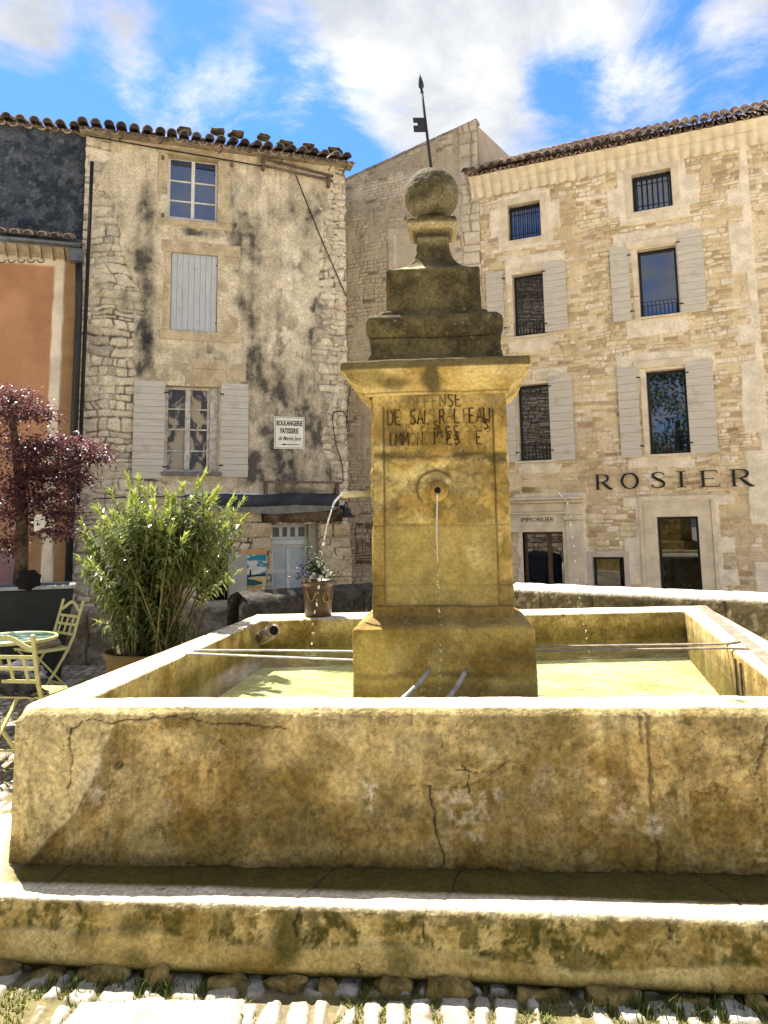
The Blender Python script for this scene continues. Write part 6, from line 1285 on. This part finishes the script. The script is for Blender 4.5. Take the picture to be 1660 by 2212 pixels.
for px, py, rx_, ry_, n in clouds:
    c = Vector(ony(px, py, Yp+.4))-TO; sc = (Yp+.4)/FPX; base_ = min(tk, key=lambda q: (q-c).length)
    br.tube([base_, base_.lerp(c, .5)+Vector((0, 0, -.05)), c], [.018, .012, .006], 5)
    for _ in range(7):
        e = c+Vector((R_.gauss(0, rx_*sc*.55), R_.gauss(0, .25), R_.gauss(0, ry_*sc*.5))); br.tube([c, c.lerp(e, .5)+Vector((0, 0, .02)), e], [.006, .004, .002], 4)
    for k in range(int(n*1.35)):
        v = Vector((R_.gauss(0, 1), R_.gauss(0, 1), R_.gauss(0, 1))).normalized()*(R_.random()**.4); v *= 1+.25*R_.gauss(0, 1)
        p = c+Vector((v.x*rx_*sc, v.y*.42, v.z*ry_*sc)); d = Vector((v.x+R_.gauss(0, .7), v.y+R_.gauss(0, .7), R_.gauss(-.1, .6)))
        leaf(b, p, d, Vector((R_.gauss(0, .4), R_.gauss(0, .4), 1)), R_.uniform(.034, .062), R_.uniform(.018, .030), max(.02, min(1, .45+.35*v.z+R_.gauss(0, .25))), .2)
b.build('crown', M['redleaf'], tr); br.build('branches', M['bark'], tr, True)
tg = thing('paper_tag', 'white paper tag hanging from a twig of the red leaved tree', 'tag', tuple(ony(85, 1130, Yp+.1)))
b = MB(); b.add([(-.05, 0, -.09), (.055, .004, -.06), (.06, 0, .06), (.03, 0, .09), (-.03, 0, .09), (-.055, 0, .06), (-.05, .004, -.09), (.055, .008, -.06), (.06, .004, .06), (.03, .004, .09), (-.03, .004, .09), (-.055, .004, .06)], [(0, 1, 2, 3, 4, 5), (11, 10, 9, 8, 7, 6)]+[((k+1) % 6, k, 6+k, 6+(k+1) % 6) for k in range(6)]); b.build('card', M['whitewood'], tg)
b = MB(); b.tube([(0, 0, .085), (.01, .0, .14), (-.01, .0, .2)], .003, 5); b.build('string', M['cable'], tg)
# oleander in an olive round planter
PO = Vector((-1.86, 6.25, 0)); zt = .67; rp = .37
po = thing('round_planter', 'large round olive brown planter holding the oleander', 'planter', tuple(PO))
M['olivepot'] = plain('olive_pot', (.16, .105, .035), .75, .25, 4, bump=.2)
b = MB(); b.lathe([(rp*.72, 0), (rp*.80, .2), (rp*.93, zt-.06), (rp*.97, zt-.05), (rp, zt-.01), (rp*.985, zt), (rp*.93, zt-.005), (rp*.90, zt-.06), (.02, zt-.065)], n=48); b.build('pot', M['olivepot'], po, True)
b = MB(); b.lathe([(rp*.905, zt-.08), (rp*.905, zt-.05), (.01, zt-.045)], n=30); b.build('soil', M['soil'], po)
ol = thing('oleander', 'bushy green oleander shrub with bright lime leaf tips in the round planter', 'shrub', tuple(PO+Vector((0, 0, zt-.05))))
M['olleaf'] = leafmat('oleander_leaves', (.07, .092, .028), (.24, .28, .09), (.40, .46, .095), .22, .7); M['stem'] = plain('oleander_stem', (.20, .17, .07), .7, .3, 20)
st = MB(); lv = MB(); R_ = random.Random(23); sc = PO.y/FPX
def tpt(px, py, Y): return Vector(ony(px, py, Y))-PO-Vector((0, 0, zt-.05))
tips = []
outline = [(175, 1130), (170, 1210), (185, 1160), (205, 1100), (240, 1065), (275, 1035), (300, 1040), (330, 1060), (362, 1068), (395, 1055), (430, 1045), (442, 1030), (470, 1062), (505, 1080), (525, 1085), (530, 1120), (520, 1160), (505, 1210), (195, 1225), (215, 1275), (495, 1180), (250, 1330), (225, 1240), (205, 1300), (215, 1345), (262, 1365), (300, 1375), (345, 1385), (390, 1380), (190, 1190), (230, 1310), (280, 1340), (330, 1350), (185, 1240), (410, 1350)]
for px, py in outline: tips.append((px, py, PO.y+R_.uniform(-.35, .35)))
for k in range(84):
    px = R_.gauss(350, 78); px = min(max(px, 195), 515); top = np.interp(px, [180, 240, 290, 340, 400, 440, 480, 530], [1120, 1075, 1045, 1065, 1065, 1045, 1075, 1100]); tips.append((px, top+abs(R_.gauss(0, 75))+8, PO.y+R_.uniform(-.5, .5)))
for px, py, Y in tips:
    e = tpt(px, py, Y); a0 = R_.uniform(0, 6.28); r0 = R_.uniform(.03, .25); s0 = Vector((r0*math.cos(a0)+e.x*.15, r0*math.sin(a0)+e.y*.15, 0)); s0 = Vector((max(-.28, min(.28, s0.x)), max(-.28, min(.28, s0.y)), 0))
    m1_ = s0.lerp(e, .5)+Vector((-e.x*.12, -e.y*.12, .10)); C = [s0*(1-t)**2+m1_*2*t*(1-t)+e*t*t for t in np.linspace(0, 1, 14)]
    st.tube(C, [.010*(1-.65*i/13) for i in range(14)], 5)
    L_ = sum((C[i+1]-C[i]).length for i in range(13)); nl = int(L_*46)
    for w_ in range(nl):
        t = .08+.92*(w_+R_.random())/nl; 
        if t < .5 and (px > 400 or R_.random() < .35): continue
        i = min(12, int(t*13)); p = C[i].lerp(C[i+1], t*13-i); d0 = (C[i+1]-C[i]).normalized(); tip = t > .93
        for k in range(3):
            a = w_*1.1+k*2.094+R_.uniform(-.3, .3); s1 = d0.cross(Vector((.3, .2, 1))).normalized(); s2 = s1.cross(d0); rad_ = s1*math.cos(a)+s2*math.sin(a)
            d = d0*R_.uniform(.0, .6)+rad_*R_.uniform(.7, 1.1) if not tip else d0*1.2+rad_*R_.uniform(.2, .7)
            d.z -= R_.uniform(0, .5) if not tip else 0
            leaf(lv, p, d, Vector((0, 0, 1)) if abs(d.normalized().z) < .9 else rad_, R_.uniform(.08, .13) if not tip else R_.uniform(.07, .10), R_.uniform(.018, .028), (R_.uniform(.86, 1.) if tip else max(.02, min(.85, R_.gauss(.42, .2)+.25*max(0, t-.75)))), R_.uniform(.1, .5))
lv.build('foliage', M['olleaf'], ol); st.build('stems', M['stem'], ol, True)
# terracotta flower pot standing on the far rim
FP = Vector(onz(688, 1331, ZR)); FPs = FP.y/FPX
fp = thing('flower_pot', 'glazed brown urn shaped pot with swag relief on the far basin rim', 'flower pot', tuple(FP)); FPG = FP
M['terra'] = plain('glazed_terracotta', (.075, .036, .015), .35, .6, 7, spec=.5, bump=.3)
hp = ony(688, 1252, FP.y)[2]-ZR; rp = 36*FPs; b = MB()
b.lathe([(rp*.74, 0), (rp*.78, .01), (rp*.80, hp*.25), (rp*.86, hp*.55), (rp*.90, hp*.8), (rp*.92, hp*.86), (rp*.98, hp*.88), (rp*1.04, hp*.92), (rp*1.04, hp*.97), (rp*.98, hp), (rp*.88, hp*.99), (rp*.84, hp*.92), (.01, hp*.91)], n=40); b.build('pot', M['terra'], fp, True)
M['terra2'] = plain('pale_relief_glaze', (.26, .15, .05), .4, .4, 9, bump=.2); b = MB()
for c0 in (-2.3, -.9):
    P_ = [(rp*(.87+.03*0)*math.cos(c0+.7*t-0), rp*.9*math.sin(c0+.7*t), hp*(.72-.28*math.sin(math.pi*t))) for t in np.linspace(0, 1, 12)]; b.tube(P_, .007, 6)
b.build('swag', M['terra2'], fp, True)
b = MB(); a = -.95; c = Vector((rp*.88*math.cos(a), rp*.88*math.sin(a), hp*.55)); s_ = Vector((-math.sin(a), math.cos(a), 0)); b.tube([c+s_*(.03*math.cos(q))+Vector((0, 0, .042*math.sin(q))) for q in np.linspace(0, 6.283, 17)], .006, 6); b.build('medallion', M['terra2'], fp, True)
pv = thing('pansy_plant', 'violet and white pansies with dark green leaves in the brown pot', 'flowers', tuple(FP+Vector((0, 0, hp*.9)))); R_ = random.Random(3); lv = MB(); fw = MB(); fv = MB()
M['pleaf'] = leafmat('pansy_leaves', (.012, .03, .010), (.04, .075, .02), None, .5, .3); M['petalw'] = plain('white_petals', (.62, .62, .58), .6, .1); M['petalv'] = plain('violet_petals', (.10, .075, .24), .6, .3)
def pq(px, py, dy=0.): return Vector(ony(px, py, FP.y+dy))-FP-Vector((0, 0, hp*.9))
for k in range(620):
    px = R_.gauss(683, 21); py = 1250-abs(R_.gauss(0, 17))-max(0, 14-abs(px-683)*.5); q = pq(px, py, R_.gauss(0, .07)); leaf(lv, q, Vector((R_.gauss(0, 1), R_.gauss(0, 1), R_.gauss(.2, .6))), Vector((0, 0, 1)), R_.uniform(.02, .04), R_.uniform(.014, .024), R_.random(), .3)
for px, py, n in [(668, 1195, 60), (665, 1180, 40), (684, 1200, 40)]:
    for k in range(n): q = pq(px+R_.gauss(0, 5), py+R_.gauss(0, 12), R_.gauss(0, .03)); leaf(lv, q, Vector((R_.gauss(0, 1), R_.gauss(0, 1), R_.gauss(.3, .6))), Vector((0, 0, 1)), R_.uniform(.018, .03), R_.uniform(.008, .014), R_.random(), .3)
def flower(b, c, s_):
    for k in range(5):
        a = k*1.257+R_.uniform(-.2, .2); b.add([c, c+Vector((math.cos(a-.5)*s_, -.006, math.sin(a-.5)*s_)), c+Vector((math.cos(a)*s_*1.3, -.002+R_.gauss(0, .004), math.sin(a)*s_*1.3)), c+Vector((math.cos(a+.5)*s_, -.006, math.sin(a+.5)*s_))], [(0, 1, 2, 3)])
for px, py in [(652, 1232), (655, 1240), (648, 1246), (660, 1236), (657, 1226), (646, 1238), (664, 1243), (651, 1222), (643, 1249)]: flower(fv, pq(px, py, -.1), .014)
for px, py in [(702, 1226), (708, 1233), (699, 1236), (690, 1222), (714, 1240), (678, 1240), (672, 1246), (688, 1214), (706, 1244), (695, 1246)]: flower(fw, pq(px, py, -.1), .013)
lv.build('leaves', M['pleaf'], pv); fv.build('violet_flowers', M['petalv'], pv); fw.build('white_flowers', M['petalw'], pv)

# ================================================================== GARDEN FURNITURE
M['chairpaint'] = plain('pale_yellow_chair_paint', (.50, .47, .20), .45, .12, 14, bump=.1)
def chair(label, loc_, rz):
    t = thing('garden_chair', label, 'chair', loc_, rz, 'yellow metal folding garden chairs')
    W_ = .40; hb = .90
    def post(s): return [(s*W_/2, .30, hb), (s*W_/2, .21, .56), (s*W_/2, .155, .44), (s*W_/2, .02, .22), (s*W_/2, -.19, 0)]
    for s in (-1, 1):
        b = MB(); P_ = post(s)
        for p, q in zip(P_[:-1], P_[1:]): b.bar(p, q, .028, .016)
        b.build('rear_post', M['chairpaint'], t)
        b = MB(); b.bar((s*(W_/2-.035), -.17, .44), (s*(W_/2-.035), .24, 0), .024, .014, (0, 0, 1)); b.build('leg', M['chairpaint'], t)
    bk = MB()
    def by(z): return .21+.09*(z-.56)/.34
    N = 14; cv = [(W_*(i/N-.5), by(.84+.035*math.cos(math.pi*(i/N-.5)*2)*1), .84+.04*math.cos((i/N-.5)*2*math.pi)) for i in range(N+1)]
    for p, q in zip(cv[:-1], cv[1:]): bk.bar(p, q, .03, .012, (0, 1, 0))
    bk.build('top_rail', M['chairpaint'], t)
    b = MB()
    for z in (.745, .665, .575): b.bar((-W_/2, by(z), z), (W_/2, by(z), z), .012, .024)
    for x in (-.12, -.01, .10): b.bar((x-.01, by(.58), .575), (x+.012, by(.74), .745), .022, .008, (0, 1, 0))
    b.build('back_lattice', M['chairpaint'], t)
    b = MB()
    for x in (-.5, .5): b.bar((x*(W_-.03), -.19, .445), (x*(W_-.03), .17, .45), .02, .025)
    for i in range(7): y = -.19+i*.058; b.box((-W_/2+.02, y-.018, .452), (W_/2-.02, y+.018, .464))
    b.build('seat', M['chairpaint'], t, bevel=.002)
    b = MB(); b.bar((-W_/2+.03, .16, .10), (W_/2-.03, .16, .10), .014, .014); b.bar((-W_/2, -.12, .075), (W_/2, -.12, .075), .014, .014); b.build('stretcher', M['chairpaint'], t)
    return t
c1 = Vector((*onz(44, 1600, 0)[:2], 0)); 
ch = chair('nearer pale yellow folding chair with a dark bag on its seat beside the basin', (-2.58, 5.72, 0), rad(172))
ch2 = dup(ch, (-3.42, 7.85, 0), rad(-40), 'farther pale yellow folding chair with a worn seat pad against the low wall')
cu = thing('seat_cushion', 'pale patterned pad lying on the seat of the farther chair', 'cushion', (-3.42, 7.85, .465), rad(-40))
M['pad'] = masked('patterned_pad', (.16, .13, .09), (.30, .26, .19), 8., fine=.2, bump=.3, spots=((.7, .68, .62), 9, .9)); b = MB(); rock(b, (0, 0, .035), .17, .17, .04, 2, 0, 8, 20, .35); b.build('pad', M['pad'], cu, True)
bg_ = thing('bag', 'black and grey bag lying on the seat of the nearer chair', 'bag', (-2.58, 5.66, .465), rad(8))
M['bagm'] = masked('bag_cloth', (.015, .015, .018), (.06, .06, .068), 9., fine=.3, bump=.9, bd=.02, bsc=14, spots=((.38, .38, .42), 7, .75)); b = MB(); rock(b, (-.02, 0, .10), .20, .16, .115, 41, 0, 14, 26, .85); b.build('bag_body', M['bagm'], bg_, True)
b = MB(); b.tube([(.12, -.08, .05), (.19, -.12, .015), (.10, -.15, .0), (-.02, -.16, .03)], .008, 6); b.build('strap', M['bagm'], bg_, True)
ta = thing('garden_table', 'round garden table with a green glass top at the left edge', 'table', (-3.16, 6.62, 0))
t = NT('green_glass_top'); M['gtop'] = t.done(t.mix(t.rng(t.noise(7, 5, .6, t.map((1, 2.4, 1)), 1.), .5, .62), (.02, .07, .05), (.35, .42, .36)), .15, None, .5)
b = MB(); b.lathe([(.01, .715), (.345, .715), (.35, .722), (.345, .728), (.01, .729)], n=48); b.build('table_top', M['gtop'], ta, True)
b = MB(); b.tube([(.36*math.cos(a), .36*math.sin(a), .715) for a in np.linspace(0, 6.283, 49)], .016, 6); b.build('rim', M['chairpaint'], ta, True)
for k in range(3): a = k*2.1+.4; b = MB(); b.tube([(.26*math.cos(a), .26*math.sin(a), .70), (.06*math.cos(a), .06*math.sin(a), .4), (.30*math.cos(a), .30*math.sin(a), 0)], .012, 8); b.build('leg', M['chairpaint'], ta, True)
# dim things inside the shop doorway
M['crate'] = plain('dark_basket', (.02, .016, .012), .8, .4, 10)

# ================================================================== WHAT THE WINDOWS MIRROR
M['mirrwall'] = masked('rubble_across', (.22, .175, .12), (.38, .31, .22), 2.5, c1=(.55, .47, .35), c2=(.02, .016, .011), fine=.25, bump=.7, bd=.02, bsc=14, fsc=16)
BF = Frame((-10.5, -3.0), math.atan2(.79, -.613)-math.pi/2)
BF = Frame((-7.2, 1.2), math.atan2(-.61, .79)); BF.a = math.atan2(.61, -.79)
mirror = thing('rubble_house', 'tall dark rubble house across the square mirrored in the narrow left windows', 'house', (-10.2, .2, 0), math.atan2(-.613, .79)+math.pi)
def mfn(U_, Z_):
    d, r1, r2 = rubble(U_, Z_, (.08, .19), (.18, .5), 91, .07); st = ss(.0, .03, d); return .13*ss(0, .07, d)*(.4+.9*r1), [st*r2*.8, 1-st]
wall('wall', None, M['mirrwall'], mirror, -3.4, 3.6, -1, 13.2, .035, [], mfn)
b = MB(); b.box((-3.4, .2, -1), (3.6, 3, 13.)); b.build('wall_core', M['mirrwall'], mirror); rafter_slab('roof', mirror, -3.6, 3.8, 13.2, -.3, 3.6, rad(18), M['tiledark'])
def bigtree(label, c, hgt, rad_, seed, n):
    t = thing('leafy_tree', label, 'tree', (c[0], c[1], 0)); R_ = random.Random(seed); b = MB(); b.tube([(0, 0, -.1), (.1, .05, hgt*.3), (.05, 0, hgt*.6)], [.25, .2, .1], 10); b.build('trunk', M['bark'], t, True)
    lv = MB()
    for k in range(70):
        v = Vector((R_.gauss(0, 1), R_.gauss(0, 1), R_.gauss(0, 1))).normalized()*R_.random()**.4; zc = hgt*.62+v.z*hgt*.38; sh = rad_*(1-.65*max(0, v.z)); cc = Vector((v.x*sh, v.y*sh, zc))
        for q in range(n//70): p = cc+Vector((R_.gauss(0, .4), R_.gauss(0, .4), R_.gauss(0, .3))); leaf(lv, p, Vector((R_.gauss(0, 1), R_.gauss(0, 1), R_.gauss(0, .7))), Vector((0, 0, 1)), R_.uniform(.14, .24), R_.uniform(.08, .14), max(.02, min(1, R_.gauss(.5, .25))), .2)
    lv.build('crown', leafmat('tree_leaves', (.012, .03, .008), (.06, .12, .025), (.16, .24, .05), .5, .3), t)
bigtree('broad green tree across the square mirrored in the right hand windows', (-3.6, -3.4), 9.6, 2.6, 4, 9000)
